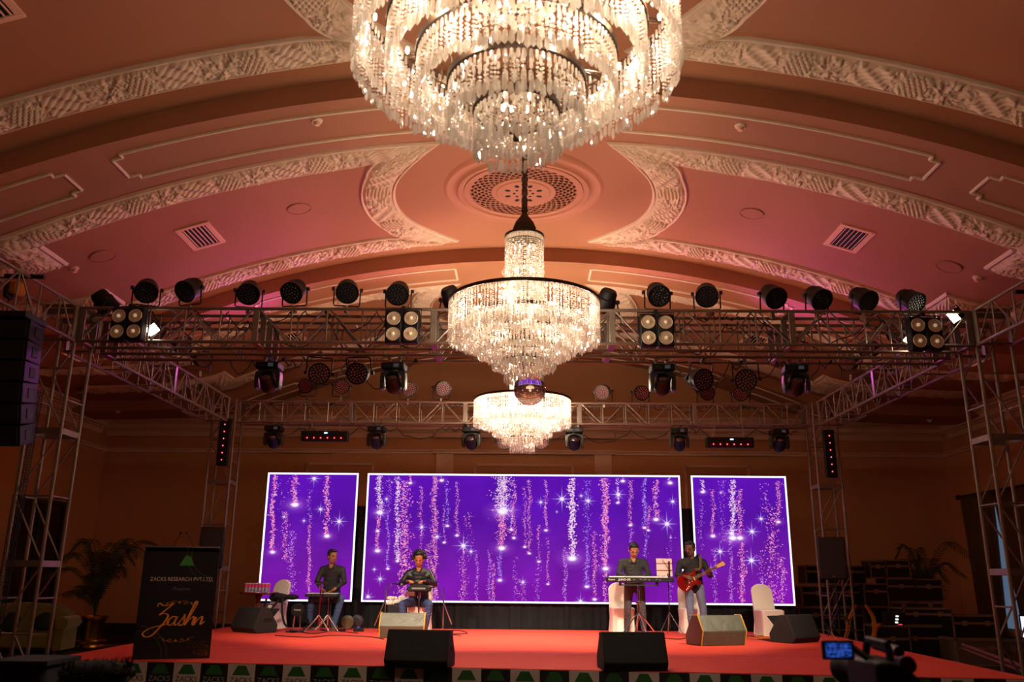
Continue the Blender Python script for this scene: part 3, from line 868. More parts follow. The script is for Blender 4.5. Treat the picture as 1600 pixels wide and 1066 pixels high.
# ------------------------------------------------------------------ stage
SZ = .60
def stage():
    root = empty('stage_platform', (0, 0, 0), 0, 'low stage platform covered in bright red carpet', 'stage')
    poly = [(-6.0, 11.32), (5.75, 10.2), (6.05, 18.4), (-6.05, 18.4)]
    MB().prism([(x, y) for x, y in poly], .02, SZ-.02, axis='z').build('deck', M_blk, root)
    MB().prism([(x, y) for x, y in poly], SZ-.02, SZ, axis='z').build('carpet', M_carpet, root)
    # seam strip across the carpet
    a = onZ(140, 1008, SZ+.002); b = onZ(1500, 1034, SZ+.002)
    mb = MB(); dx = Vector((0, .012, 0))
    mb.quad(a-dx, b-dx, b+dx, a+dx); mb.build('seam_tape', mat('pale seam tape', rgb(236, 120, 110), .3, spec=.8), root)
    # front banner
    A = Vector((-6.0, 11.30, 0)); B = Vector((5.75, 10.18, 0)); L = (B-A).length; d = (B-A).normalized(); ang = math.atan2(d.y, d.x)
    br = empty('stage_banner', A, ang, 'black and white chequered banner with green triangles along the stage front', 'banner')
    n = int(L/.345); w = L/n
    white = mat('pale banner panel', rgb(200, 190, 180), .6, var=.05); black = mat('black banner panel', rgb(14, 13, 14), .6)
    green = mat('green logo', rgb(38, 96, 42), .5, var=.1, scale=20); dgreen = mat('dark green logo', rgb(24, 66, 30), .5)
    grey = mat('grey lettering', rgb(150, 148, 146), .5); ink = mat('dark lettering', rgb(34, 34, 36), .5)
    tw = text_mesh('ZACKS', .09, 'lettering', grey, br, (0, 0, 0), (R(90), 0, 0), .0008, sx=1.0)
    for i in range(n):
        wt = i % 2 == 1
        p = MB().box((w*(i+.5), -.006, .30), (w, .008, .585)).build('banner_panel', white if wt else black, br)
        c = w*(i+.5)
        lg = MB().prism([(c-.115, .465), (c+.115, .465), (c+.05, .575), (c-.05, .575)], -.0125, -.0105).build('logo', green, p)
        if i == 0: t = tw
        else: t = tw.copy(); COL.objects.link(t)
        t.parent = p; t.location = (c, -.0115, .405); 
        t.data = t.data if i != 1 else t.data.copy()
        if i == 1: t.data.materials[0] = ink; twh = t.data
        if wt and i > 1: t.data = twh
    # skirts at the stage sides
    sk = MB(); sk.bb((-6.12, 11.3, .02), (-6.08, 18.4, .58)); tag(sk.build('stage_skirt', M_black), 'black cloth along the left side of the stage', 'skirt')
    return root
stage()
# black backdrop between and below the screens
bd = MB()
YS = 18.62
def pleat(mb, x0, x1, z0, z1, y):
    n = max(4, int((x1-x0)/.05)); V = []
    for i in range(n+1):
        x = x0+(x1-x0)*i/n; yy = y+.022*math.sin(x*38)+.012*math.sin(x*17+1)
        V += [(x, yy, z0), (x, yy, z1)]
    mb._add(V, [(2*i, 2*i+2, 2*i+3, 2*i+1) for i in range(n)])
pleat(bd, -5.6, 5.75, .0, 1.14, YS+.14); 
pleat(bd, -3.62, -3.3, 1.1, 3.1, YS+.2); pleat(bd, 3.3, 3.75, 1.1, 3.1, YS+.2)
tag(bd.build('backdrop_cloth', M_black, fix=False), 'black pleated cloth below and between the three screens', 'backdrop')

# ------------------------------------------------------------------ screens
def emis(name, col, st):
    m = bpy.data.materials.new(name); m.use_nodes = True; nt = m.node_tree
    for n in list(nt.nodes): nt.nodes.remove(n)
    o = nt.nodes.new('ShaderNodeOutputMaterial'); e = nt.nodes.new('ShaderNodeEmission'); e.inputs[0].default_value = col; e.inputs[1].default_value = st
    nt.links.new(e.outputs[0], o.inputs[0]); return m
M_edge = emis('lit white screen edge', (.93, .88, 1, 1), 1.6)
def screen_mat():
    m = bpy.data.materials.new('violet video picture'); m.use_nodes = True; nt = m.node_tree; N = nt.nodes; L = nt.links
    for n in list(N): N.remove(n)
    out = N.new('ShaderNodeOutputMaterial'); e = N.new('ShaderNodeEmission'); L.new(e.outputs[0], out.inputs[0])
    tc = N.new('ShaderNodeTexCoord'); sp = N.new('ShaderNodeSeparateXYZ'); L.new(tc.outputs['Object'], sp.inputs[0])
    mp = N.new('ShaderNodeMapRange'); mp.inputs['From Min'].default_value = 0; mp.inputs['From Max'].default_value = 2.67; L.new(sp.outputs['Z'], mp.inputs[0])
    rp = N.new('ShaderNodeValToRGB'); r = rp.color_ramp
    r.elements[0].position = 0; r.elements[0].color = rgb(126, 22, 168); r.elements[1].position = 1; r.elements[1].color = rgb(92, 18, 176)
    x = r.elements.new(.35); x.color = rgb(110, 26, 164); x = r.elements.new(.7); x.color = rgb(92, 20, 172)
    L.new(mp.outputs[0], rp.inputs[0])
    no = N.new('ShaderNodeTexNoise'); no.inputs['Scale'].default_value = .9; no.inputs['Detail'].default_value = 2; L.new(tc.outputs['Object'], no.inputs[0])
    wv = N.new('ShaderNodeTexWave'); wv.bands_direction = 'Z'; wv.inputs['Scale'].default_value = 9; L.new(tc.outputs['Object'], wv.inputs[0])
    ml = N.new('ShaderNodeMath'); ml.operation = 'MULTIPLY_ADD'; ml.inputs[1].default_value = .9; ml.inputs[2].default_value = .52; L.new(no.outputs[0], ml.inputs[0])
    m2 = N.new('ShaderNodeMath'); m2.operation = 'MULTIPLY_ADD'; m2.inputs[1].default_value = .06; L.new(wv.outputs[1], m2.inputs[0]); L.new(ml.outputs[0], m2.inputs[2])
    L.new(rp.outputs[0], e.inputs[0]); L.new(m2.outputs[0], e.inputs[1]); return m
M_scr = screen_mat()
def glit_mat():
    m = bpy.data.materials.new('video glitter'); m.use_nodes = True; nt = m.node_tree; N = nt.nodes; L = nt.links
    for n in list(N): N.remove(n)
    out = N.new('ShaderNodeOutputMaterial'); e = N.new('ShaderNodeEmission'); t = N.new('ShaderNodeBsdfTransparent'); mx = N.new('ShaderNodeMixShader')
    a = N.new('ShaderNodeAttribute'); a.attribute_name = 'tint'
    L.new(a.outputs['Color'], e.inputs[0]); e.inputs[1].default_value = 1.0
    L.new(a.outputs['Alpha'], mx.inputs[0]); L.new(t.outputs[0], mx.inputs[1]); L.new(e.outputs[0], mx.inputs[2]); L.new(mx.outputs[0], out.inputs[0]); return m
M_glit = glit_mat()
PINK = [(1, .2, .5), (1, .34, .7), (.85, .14, .45), (1, .5, .7)]
BLUE = [(.34, .14, 1), (.5, .26, 1), (.72, .5, 1)]
WHT = [(1, .6, .85), (1, .9, 1), (.95, .45, .75)]
LIL = [(.75, .22, .9), (.9, .42, .95), (.55, .2, .9)]
def screen(label, x0, x1, z0, z1, streams, stars):
    root = empty('led_screen', (x0, YS, z0), 0, label, 'led screen', 'led screens behind the band')
    W_, H_ = x1-x0, z1-z0
    MB().bb((0, .01, 0), (W_, .09, H_)).build('cabinet', M_blk, root)
    pic = MB().quad((0, 0, 0), (W_, 0, 0), (W_, 0, H_), (0, 0, H_)).build('picture', M_scr, root, smooth=0, fix=False)
    e = .035; mb = MB()
    for a, b in (((0, 0), (W_, e)), ((0, H_-e), (W_, H_)), ((0, 0), (e, H_)), ((W_-e, 0), (W_, H_))):
        mb.bb((a[0], -.008, a[1]), (b[0], .004, b[1]))
    mb.build('lit_edge', M_edge, root, smooth=0)
    vs, fs, cs = [], [], []
    rnd = random.Random(int(x0*100)+5)
    def add(pts, cols, face):
        o = len(vs); vs.extend(pts); cs.extend(cols)
        for f_ in face: fs.append(tuple(i+o for i in f_))
    def loc(px, py):
        p = onY(px, py, YS); return p.x-x0, p.z-z0
    def ok(x, z, m=.045): return m < x < W_-m and m < z < H_-m
    lay = [0]
    def disc(x, z, rx, rz, c0, a0, n=14, c1=None, y=None):
        if not ok(x, z): return
        lay[0] += 1; y = -.0012-.000002*lay[0] if y is None else y
        P = [(x, y, z)]; C = [(*c0, a0)]
        for i in range(n):
            t = 2*PI*i/n; P.append((min(max(x+rx*math.cos(t), .036), W_-.036), y, min(max(z+rz*math.sin(t), .036), H_-.036))); C.append((*(c1 or c0), 0))
        add(P, C, [(0, 1+(i+1) % n, 1+i) for i in range(n)])
    def soft(x, z, rx, rz, y):
        pass
    # wide soft glows first
    for (px, y0, y1, w, dens, sz, pal, end) in streams:
        if end:
            x, z = loc(px, y1); s = end
            disc(x, z, .22*s, .13*s, (.5, .1, .8), .3); disc(x, z, .12*s, .075*s, (.75, .3, .95), .5)
    for (px, py, s) in stars:
        x, z = loc(px, py); disc(x, z, .18*s, .15*s, (.28, .06, .75), .3); disc(x, z, .09*s, .08*s, (.45, .18, .95), .5)
    for (px, y0, y1, w, dens, sz, pal, end) in streams:
        n = int((y1-y0)*w*dens*.42)
        for k in range(n):
            t = rnd.random(); py = y0+(y1-y0)*t
            sw = w*(.55+.15*math.sin(py*.23+px))
            qx = px+rnd.gauss(0, .42)*sw+1.2*math.sin(py*.11+px)
            x, z = loc(qx, py)
            if not ok(x, z): continue
            r = .0074*sz*rnd.uniform(.55, 1.5); c = rnd.choice(pal); a = rnd.uniform(.55, 1.0)
            y = -.004-rnd.random()*.0006; asp = rnd.uniform(.55, 1.0)
            P = [(x+r*math.cos(i*PI/3), y, z+r*asp*math.sin(i*PI/3)) for i in range(6)]
            add(P, [(*c, a)]*6, [(5, 4, 3, 2, 1, 0)])
        if end:
            x, z = loc(px, y1); disc(x, z, .055*end+.02, .032*end+.013, (1, .93, 1), 1.0, c1=(1, .7, 1), y=-.0055)
            disc(x, z, .04*end+.015, .022*end+.01, (1, 1, 1), 1.0, y=-.0056); disc(x, z, .045*end+.015, .025*end+.01, (1, 1, 1), 1.0, y=-.0057)
    for (px, py, s) in stars:
        x, z = loc(px, py); disc(x, z, .05*s, .04*s, (1, 1, 1), 1, y=-.006); disc(x, z, .04*s, .035*s, (1, 1, 1), 1, y=-.0061)
        for q in range(8):
            a = q*PI/4; Lr = (.26 if q % 2 == 0 else .17)*s*(1.0 if q % 4 else .9); wd = .007*s
            ca, sa = math.cos(a), math.sin(a)
            P = [(x-sa*wd, -.0062, z+ca*wd), (x+sa*wd, -.0062, z-ca*wd), (min(max(x+ca*Lr, .04), W_-.04), -.0062, min(max(z+sa*Lr, .04), H_-.04))]
            if ok(x, z): add(P, [(.95, .85, 1, .9)]*2+[(.7, .4, 1, 0)], [(0, 1, 2)])
    me = bpy.data.meshes.new('glitter'); me.from_pydata(vs, [], fs); me.materials.append(M_glit)
    at = me.color_attributes.new('tint', 'FLOAT_COLOR', 'POINT')
    at.data.foreach_set('color', np.array(cs, dtype=np.float32).ravel()); me.update()
    o = bpy.data.objects.new('glitter', me); COL.objects.link(o); o.parent = pic; o['kind'] = 'stuff'
    return root
P_, B_, W2, L_ = PINK, BLUE, WHT, LIL
LS = [(430, 740, 775, 8, 1, 1.5, P_, 0), (426, 772, 863, 8, 1.1, 1.5, P_, 1), (461, 740, 789, 12, .8, 1.6, P_, 1.7), (446, 800, 880, 12, .5, 1.3, P_, 0), (456, 830, 925, 13, .5, 1.1, L_, 0),
      (483, 820, 936, 6, 1.2, 1.1, P_, 0), (484, 765, 820, 8, .5, 1.0, L_, 0), (511, 742, 838, 10, .8, 1.6, P_, 1.2), (440, 745, 800, 40, .04, 1.2, L_, 0)]
LT = [(491, 748, 1), (501, 796, .8), (530, 815, 1.1), (444, 808, .5), (475, 814, .5), (536, 908, .6)]
CS = [(593, 743, 801, 11, 1.3, 1.3, W2, 1.3), (590, 808, 830, 7, 1.2, 1.3, P_, .6), (590, 830, 861, 7, 1.1, 1.3, P_, 1.1), (606, 800, 889, 5, 1.2, 1, B_, .5), (608, 745, 800, 10, .4, 1, L_, 0), (621, 745, 877, 8, 1.2, 1.3, W2, .6),
      (632, 750, 938, 24, .45, 1.7, P_, 0), (641, 743, 755, 5, 1.4, 1.3, P_, .7), (658, 760, 865, 7, .9, 1, P_, .6), (679, 745, 945, 11, 1.2, 1.2, P_, 0), (670, 850, 940, 14, .5, 1.2, P_, 0), (690, 742, 751, 5, 1, 1.2, W2, .8),
      (699, 752, 822, 6, 1, 1, B_, .6), (694, 790, 848, 5, 1, 1, L_, .5), (714, 753, 837, 7, 1, 1, P_, .6), (724, 855, 945, 14, .5, 1.1, P_, 0), (732, 800, 850, 18, .15, 1.2, P_, 0), (745, 860, 945, 6, .8, 1, L_, .3),
      (765, 860, 945, 8, .7, 1, L_, 0), (771, 880, 945, 6, .9, 1.1, P_, 0), (785, 745, 800, 26, 1.2, 1.4, W2, 2.2), (784, 800, 857, 17, .9, 1.4, P_, 1.5), (781, 858, 907, 7, 1, 1.1, B_, .8), (803, 750, 841, 8, .9, 1.1, P_, .6), (799, 790, 828, 5, 1, 1, W2, .6),
      (820, 760, 855, 6, .8, 1, P_, .5), (827, 750, 865, 7, 1, 1, P_, .5), (817, 905, 945, 12, .4, 1, P_, 0), (805, 870, 945, 8, .4, 1, L_, 0), (842, 820, 878, 6, .7, 1, P_, .5), (853, 750, 829, 6, 1.1, 1.1, P_, .6), (856, 840, 913, 5, .9, 1, P_, .4),
      (840, 870, 945, 12, .3, 1, L_, 0), (883, 855, 945, 7, .9, 1.1, L_, 0), (894, 748, 873, 13, .8, 1.8, W2, 2.0), (917, 750, 850, 12, .4, 1.1, B_, 0), (917, 850, 917, 8, 1, 1.2, B_, .8), (929, 830, 937, 8, .8, 1.2, P_, .7), (946, 748, 889, 13, 1.1, 1.5, P_, 1.3), (946, 889, 945, 9, .9, 1.2, P_, 0),
      (965, 748, 786, 5, 1.2, 1.2, W2, .5), (985, 750, 821, 8, 1, 1.1, P_, .6), (986, 825, 870, 8, .6, 1.1, L_, 0), (1007, 748, 825, 8, 1, 1.1, B_, .6), (1013, 790, 829, 6, 1, 1.1, P_, .5), (1009, 832, 872, 6, 1, 1, B_, 0), (1025, 750, 812, 10, .9, 1.4, P_, 1.1), (1047, 744, 755, 5, 1, 1, W2, .9), (1047, 830, 940, 10, .25, 1, L_, 0), (973, 744, 752, 4, 1, 1, W2, .8)]
CT = [(595, 802, 1.0), (724, 853, 1.3), (683, 839, .8), (878, 780, 1.3), (845, 785, .7), (919, 783, 1), (966, 773, 1.1), (1051, 784, .8), (1042, 819, 1.3), (594, 905, .8), (575, 933, .9), (736, 862, .7), (787, 797, 1.8), (908, 775, .5), (604, 780, .6), (817, 910, .7), (907, 940, .9), (659, 824, .8), (585, 890, .5), (1048, 840, .3), (870, 800, .3)]
RS = [(1098, 750, 769, 7, 1.2, 1.2, W2, .8), (1114, 765, 838, 8, 1, 1.1, P_, .9), (1145, 750, 841, 11, 1, 1.5, W2, 1.8), (1156, 765, 841, 10, 1, 1.2, P_, 1.4), (1160, 848, 945, 11, .9, 1.3, P_, 0), (1142, 845, 945, 9, .6, 1.2, L_, 0), (1117, 855, 945, 8, .5, 1.1, L_, 0), (1216, 752, 816, 9, .9, 1.2, P_, .8), (1196, 755, 800, 14, .2, 1.4, L_, 0),
      (1207, 790, 942, 24, .25, 1.5, P_, 0), (1222, 870, 942, 14, .35, 1.4, P_, 0), (1095, 780, 860, 10, .3, 1, L_, 0), (1129, 750, 850, 14, .25, 1.0, L_, 0), (1190, 860, 942, 12, .25, 1.3, L_, 0)]
RT = [(1125, 862, 1), (1175, 831, 1.1), (1189, 811, .8), (1174, 876, 1.3), (1111, 890, .7), (1126, 770, .4), (1143, 834, 1.1)]
screen('left narrow video screen of violet glitter behind the seated percussionist', -5.54, -3.56, 1.11, 3.79, LS, LT)
screen('wide central video screen of violet glitter streams and stars', -3.36, 3.42, 1.11, 3.79, CS, CT)
screen('right narrow video screen of violet glitter behind the empty white chair', 3.66, 5.71, 1.11, 3.79, RS, RT)

# added warm spots below the trusses, brightening the band and the carpet
for x, pw in ((-4.4, 1), (-1.5, 1.1), (1.6, 1.1), (4.4, 1)):
    light('SPOT', 'added_stage_spot', (x, 12.15, 4.2), SPOT_POWER*pw, (1.0, .80, .60), .12, (x*.75, 16.6, .9), 56, .9)
    light('SPOT', 'added_stage_spot', (x, 12.15, 4.2), SPOT_POWER*.95*pw, (1.0, .84, .58), .15, (x*.45, 15.0, .6), 56, 1.0)

# added violet and magenta spots, tinting the vault in place of screen light
for x, c in ((-5.0, (.75, .12, .8)), (-2.4, (.9, .15, .5)), (2.4, (.9, .15, .5)), (5.0, (.75, .12, .8))):
    light('SPOT', 'added_vault_wash', (x, 17.6, 5.75), 200, c, .1, (x*1.15, 12.6, 7.6), 95, .9)
# ------------------------------------------------------------------ people
def capsule(mb, p, q, r1, r2=None, n=12):
    r2 = r1 if r2 is None else r2
    mb.tube(p, q, r1, r2, n=n); mb.ball(p, r1, n=n); mb.ball(q, r2, n=n); return mb
def blob(mb, name, m, parent, voxel=.008, smooth=5):
    me = bpy.data.meshes.new(name); me.from_pydata(mb.v, [], mb.f); me.update()
    bm = bmesh.new(); bm.from_mesh(me); bmesh.ops.recalc_face_normals(bm, faces=bm.faces); bm.to_mesh(me); bm.free()
    t = bpy.data.objects.new('tmp', me); COL.objects.link(t)
    r = t.modifiers.new('r', 'REMESH'); r.mode = 'VOXEL'; r.voxel_size = voxel; r.adaptivity = 0
    if smooth:
        s = t.modifiers.new('s', 'SMOOTH'); s.factor = .5; s.iterations = smooth
    bpy.context.view_layer.update()
    out = bpy.data.meshes.new_from_object(t.evaluated_get(bpy.context.evaluated_depsgraph_get()))
    bpy.data.objects.remove(t)
    out.name = name; out.materials.clear(); out.materials.append(m)
    out.polygons.foreach_set('use_smooth', [True]*len(out.polygons))
    o = bpy.data.objects.new(name, out); COL.objects.link(o); o.parent = parent
    return o
def V3(*a): return Vector(a)
def hand(mb, wrist, direction, palmn, thumbside, curl=.5, spread=.35, s=1.0, curls=None):
    """palm, four fingers and a thumb. direction: wrist->knuckles, palmn: out of the palm"""
    d = Vector(direction).normalized(); nrm = Vector(palmn); nrm = (nrm-d*nrm.dot(d)).normalized(); sd = Vector(thumbside); sd = (sd-d*sd.dot(d)-nrm*sd.dot(nrm)).normalized()
    w = Vector(wrist)
    kn = [w+d*(.088*s)+sd*(o*s) for o in (.03, .01, -.011, -.03)]
    for k in kn: capsule(mb, w+d*.01*s+(k-w-d*.088*s)*.6, k-d*.006*s, .016*s, .0115*s, n=8)
    for i, k in enumerate(kn):
        L = (.040, .045, .042, .033)[i]*s; c = (curls[i] if curls else curl)+.06*i
        p = k; a = .15+c*.5; dd = (d*math.cos(a)+nrm*math.sin(a)); dd = (dd+sd*(1.5-i)*spread*.12).normalized()
        for j, fr in enumerate((1, .68, .52)):
            q = p+dd*L*fr; capsule(mb, p, q, (.0095-.001*j)*s, (.009-.001*j)*s, n=7); p = q
            a += .25+c*.9; dd = (d*math.cos(a)+nrm*math.sin(a)+sd*(1.5-i)*spread*.08).normalized()
    p = w+d*.03*s+sd*.02*s; dd = (d*.55+sd*.85+nrm*.25).normalized()
    for j, L in enumerate((.042, .03, .025)):
        q = p+dd*L*s; capsule(mb, p, q, (.013-.0015*j)*s, (.012-.0015*j)*s, n=8); p = q; dd = (dd+d*.35+nrm*.25*curl).normalized()
M_hair = mat('black hair', rgb(14, 11, 10), .6, var=.3, scale=60, bump=.5)
M_eye = mat('eye', rgb(30, 20, 16), .2)
def jeans(name, col): return mat(name, col, .85, var=.35, scale=7, bump=.25)
M_shirt = mat('black shirt fabric', rgb(27, 26, 28), .75, var=.25, scale=10, bump=.3)
M_shirt2 = mat('satin black shirt', rgb(22, 21, 23), .45, var=.3, scale=9, bump=.4)
M_shirt3 = mat('dark grey shirt fabric', rgb(38, 38, 40), .8, var=.2, scale=9, bump=.3)
def human(label, J, loc, rz, skin, shirt, pants, hair='short', sleeve=1.0, yaw=0, pitch=0, roll=0, glasses=False, hands=None, shoe=rgb(30, 28, 28), belly=1.0, feet=None, moustache=False):
    root = empty('person', loc, rz, label, 'person')
    J = {k: Vector(v) for k, v in J.items()}
    Hm = Matrix.Rotation(yaw, 3, 'Z') @ Matrix.Rotation(pitch, 3, 'X') @ Matrix.Rotation(roll, 3, 'Y')
    hc = J['head']
    HS_ = 1.14
    def h(x, y, z): return hc+Hm @ Vector((x, y, z))*HS_
    mb = MB(); _b = mb.ball; mb.ball = lambda c_, r_, **k_: _b(c_, (tuple(q*HS_ for q in r_) if isinstance(r_, tuple) else r_*HS_), **k_)
    he = Hm.to_euler()
    mb.ball(h(0, .012, .035), (.077, .095, .088), n=20, rot=he)
    mb.ball(h(0, -.018, -.02), (.066, .074, .088), n=18, rot=he)
    mb.ball(h(0, -.038, -.082), (.042, .045, .034), n=14, rot=he)
    mb.ball(h(-.034, -.03, -.06), (.03, .04, .04), n=12, rot=he); mb.ball(h(.034, -.03, -.06), (.03, .04, .04), n=12, rot=he)
    capsule(mb, h(0, -.088, .02), h(0, -.108, -.028), .010, .017, n=8)
    mb.ball(h(-.015, -.098, -.032), .011, n=8); mb.ball(h(.015, -.098, -.032), .011, n=8)
    mb.ball(h(-.03, -.082, .022), (.026, .014, .009), n=10, rot=he); mb.ball(h(.03, -.082, .022), (.026, .014, .009), n=10, rot=he)
    mb.ball(h(0, -.086, -.056), (.026, .013, .008), n=10, rot=he); mb.ball(h(0, -.084, -.067), (.022, .013, .009), n=10, rot=he)
    for sx in (-1, 1): mb.ball(h(sx*.08, .005, -.01), (.012, .022, .034), n=10, rot=he)
    mb.ball = _b
    capsule(mb, J['neck']-Vector((0, 0, .05)), hc+Vector((0, .02, -.06)), .060, .055)
    mb.ball(J['neck']+Vector((0, -.01, -.1)), (.09, .07, .06), n=14)
    # torso and limbs under the clothes
    mb.ball(J['chest'], (.14, .09, .16), n=16); mb.ball(J['pelvis'], (.13, .09, .12), n=16); capsule(mb, J['chest'], J['pelvis'], .09, .09)
    for s in 'ab':
        S0 = J['s'+s]+Vector((-.12*J['s'+s].x, .0, -.04)); capsule(mb, J['chest']+Vector((0, 0, .06)), S0, .05, .042)
        capsule(mb, S0, J['e'+s], .042, .036); capsule(mb, J['e'+s], J['w'+s], .037, .025)
        capsule(mb, J['pelvis'], J['h'+s], .07, .07); capsule(mb, J['h'+s], J['k'+s], .07, .05); capsule(mb, J['k'+s], J['f'+s], .047, .036)
        hd = hands[s]; hand(mb, J['w'+s], hd[0], hd[1], hd[2], curl=hd[3], curls=hd[4] if len(hd) > 4 else None)
    body = blob(mb, 'body', skin, root, .0062, 3)
    for sx in (-1, 1):
        e = MB().ball(h(sx*.03, -.0865, .004), (.012, .006, .0034), n=8, rot=he).build('eye', M_eye, root)
        MB().ball(h(sx*.031, -.092, .027), (.02, .006, .0045), n=8, rot=he).build('eyebrow', M_hair, root)
    if moustache: MB().ball(h(0, -.1, -.049), (.028, .008, .007), n=10, rot=he).build('moustache', M_hair, root)
    # hair
    hb = MB(); _b2 = hb.ball; hb.ball = lambda c_, r_, **k_: _b2(c_, (tuple(q*HS_ for q in r_) if isinstance(r_, tuple) else r_*HS_), **k_); rn_ = random.Random(len(label))
    if hair == 'short':
        hb.ball(h(0, .025, .052), (.084, .096, .082), n=20, rot=he); hb.ball(h(0, .06, .0), (.072, .055, .075), n=16, rot=he)
        hb.ball(h(0, -.045, .105), (.06, .04, .026), n=12, rot=he)
        for sx in (-1, 1): hb.ball(h(sx*.072, .01, .03), (.014, .04, .045), n=10, rot=he)
    else:
        for i in range(90):
            t = rn_.uniform(0, 2*PI); ph = rn_.uniform(-.35, 1.57)
            x, y, z = math.cos(ph)*math.cos(t), math.cos(ph)*math.sin(t), math.sin(ph)
            if y < -.35 and z < .62: continue
            hb.ball(h(x*.108, .03+y*.104, .035+z*.108), rn_.uniform(.022, .036), n=8)
        hb.ball(h(0, .035, .05), (.105, .095, .1), n=16, rot=he)
    blob(hb, 'hair', M_hair, root, .008, 1)
    if glasses:
        g = MB()
        for sx in (-1, 1):
            g.path([h(sx*.031+.023*math.cos(a), -.1, .003+.017*math.sin(a)) for a in [i*PI/7 for i in range(14)]], .0022, n=5, closed=True)
            g.tube(h(sx*.054, -.098, .006), h(sx*.082, .0, .006), .002, n=5)
        g.tube(h(-.008, -.101, .004), h(.008, -.101, .004), .002, n=5); g.build('glasses', M_chrome, root)
    # shirt
    sb = MB(); c, p_ = J['chest'], J['pelvis']
    up = (c-p_); 
    for k_ in range(8):
        t_ = k_/7; q_ = (c+Vector((0, .005, .05))).lerp(p_+Vector((0, 0, -.03)), t_); wd_ = (.185-.012*math.sin(PI*t_))*(1+(belly-1)*t_**.5)
        sb.ball(q_, (wd_, (.118+.008*t_)*(1+(belly-1)*1.3*math.sin(PI*min(1, t_*.8))), .13), n=20)
    for s in 'ab':
        S_ = J['s'+s]+Vector((0, .005, -.03)); n_ = J['neck']+Vector((0, .012, -.075))
        capsule(sb, n_, S_+(n_-S_)*.1, .052, .062)
        capsule(sb, S_+Vector((-.35*S_.x, 0, -.06)), S_, .085, .066); capsule(sb, S_, J['e'+s], .068, .056)
        q = J['e'+s].lerp(J['w'+s], sleeve); capsule(sb, J['e'+s], q, .057, .045)
    capsule(sb, n_+Vector((0, 0, -.05)), n_+Vector((0, .006, -.03)), .085, .072)
    # folds
    rf = random.Random(5+len(label))
    for i in range(9):
        a = c.lerp(p_, rf.uniform(.2, 1)); x = rf.uniform(-.12, .12); sb.tube(a+Vector((x, -.105*belly, 0)), a+Vector((x+rf.uniform(-.07, .07), -.112*belly, rf.uniform(-.08, .08))), .012, .008, n=6)
    sh = blob(sb, 'shirt', shirt, root, .010, 3)
    cb = MB()
    for sx in (-1, 1):
        n0 = J['neck']; cb._add([n0+Vector((sx*.008, -.106, -.15)), n0+Vector((sx*.05, -.108, -.135)), n0+Vector((sx*.082, -.045, -.055)), n0+Vector((sx*.066, -.045, -.03)), n0+Vector((sx*.03, -.088, -.095))], [(0, 1, 2, 3, 4)])
    o = cb.build('collar', shirt, sh); sm = o.modifiers.new('t', 'SOLIDIFY'); sm.thickness = .005
    # trousers
    tb = MB(); tb.ball(p_+Vector((0, .0, -.02)), (.165*belly, .12*belly, .125), n=20)
    for s in 'ab':
        capsule(tb, p_.lerp(J['h'+s], .8), J['h'+s], .1, .098); capsule(tb, J['h'+s], J['k'+s], .098, .072); capsule(tb, J['k'+s], J['f'+s]+Vector((0, 0, .015)), .07, .056)
        capsule(tb, J['k'+s].lerp(J['f'+s], .25)+Vector((0, .015, 0)), J['k'+s].lerp(J['f'+s], .6), .066, .058)
        for i in range(4):
            b = J['k'+s].lerp(J['f'+s], .15*i); tb.path([b+Vector((math.cos(a)*.068, math.sin(a)*.068, .012*math.sin(a*2+i))) for a in [j*PI/5 for j in range(10)]], .008, n=5, closed=True)
    blob(tb, 'trousers', pants, root, .010, 2)
    for s in 'ab':
        f = J['f'+s]; fd = (feet[s] if feet else Vector((0, -1, 0))); fd = Vector(fd).normalized(); fr = Vector((-fd.y, fd.x, 0))
        sbm = MB(); g0 = f.z-.075
        for t_, w_, h_ in ((-.03, .036, .05), (.03, .042, .052), (.09, .046, .038), (.15, .044, .03), (.19, .034, .024)):
            q = f+fd*t_; sbm.ball(Vector((q.x, q.y, g0+.02+h_*.6)), (w_, w_, h_), n=10)
        sho = blob(sbm, 'shoe', mat('shoe leather '+str(round(shoe[0], 4)), shoe, .5, var=.2), root, .008, 3)
        sl = MB(); P = [f-fd*.065, f+fd*.205]
        sl.prism([((P[0]-fr*.036).x, (P[0]-fr*.036).y), ((P[0]+fr*.036).x, (P[0]+fr*.036).y), ((P[1]+fr*.03-fd*.04).x, (P[1]+fr*.03-fd*.04).y), (P[1].x, P[1].y), ((P[1]-fr*.03-fd*.04).x, (P[1]-fr*.03-fd*.04).y)], g0-.0, g0+.02, axis='z')
        sl.build('sole', mat('pale shoe sole', rgb(150, 145, 138), .7), sho)
    return root
def skin(n, c): return mat(n, c, .55, var=.08, scale=14)
def stage_pt(px, Y): p = onY(px, 985, Y); return Vector((p.x, Y, SZ))

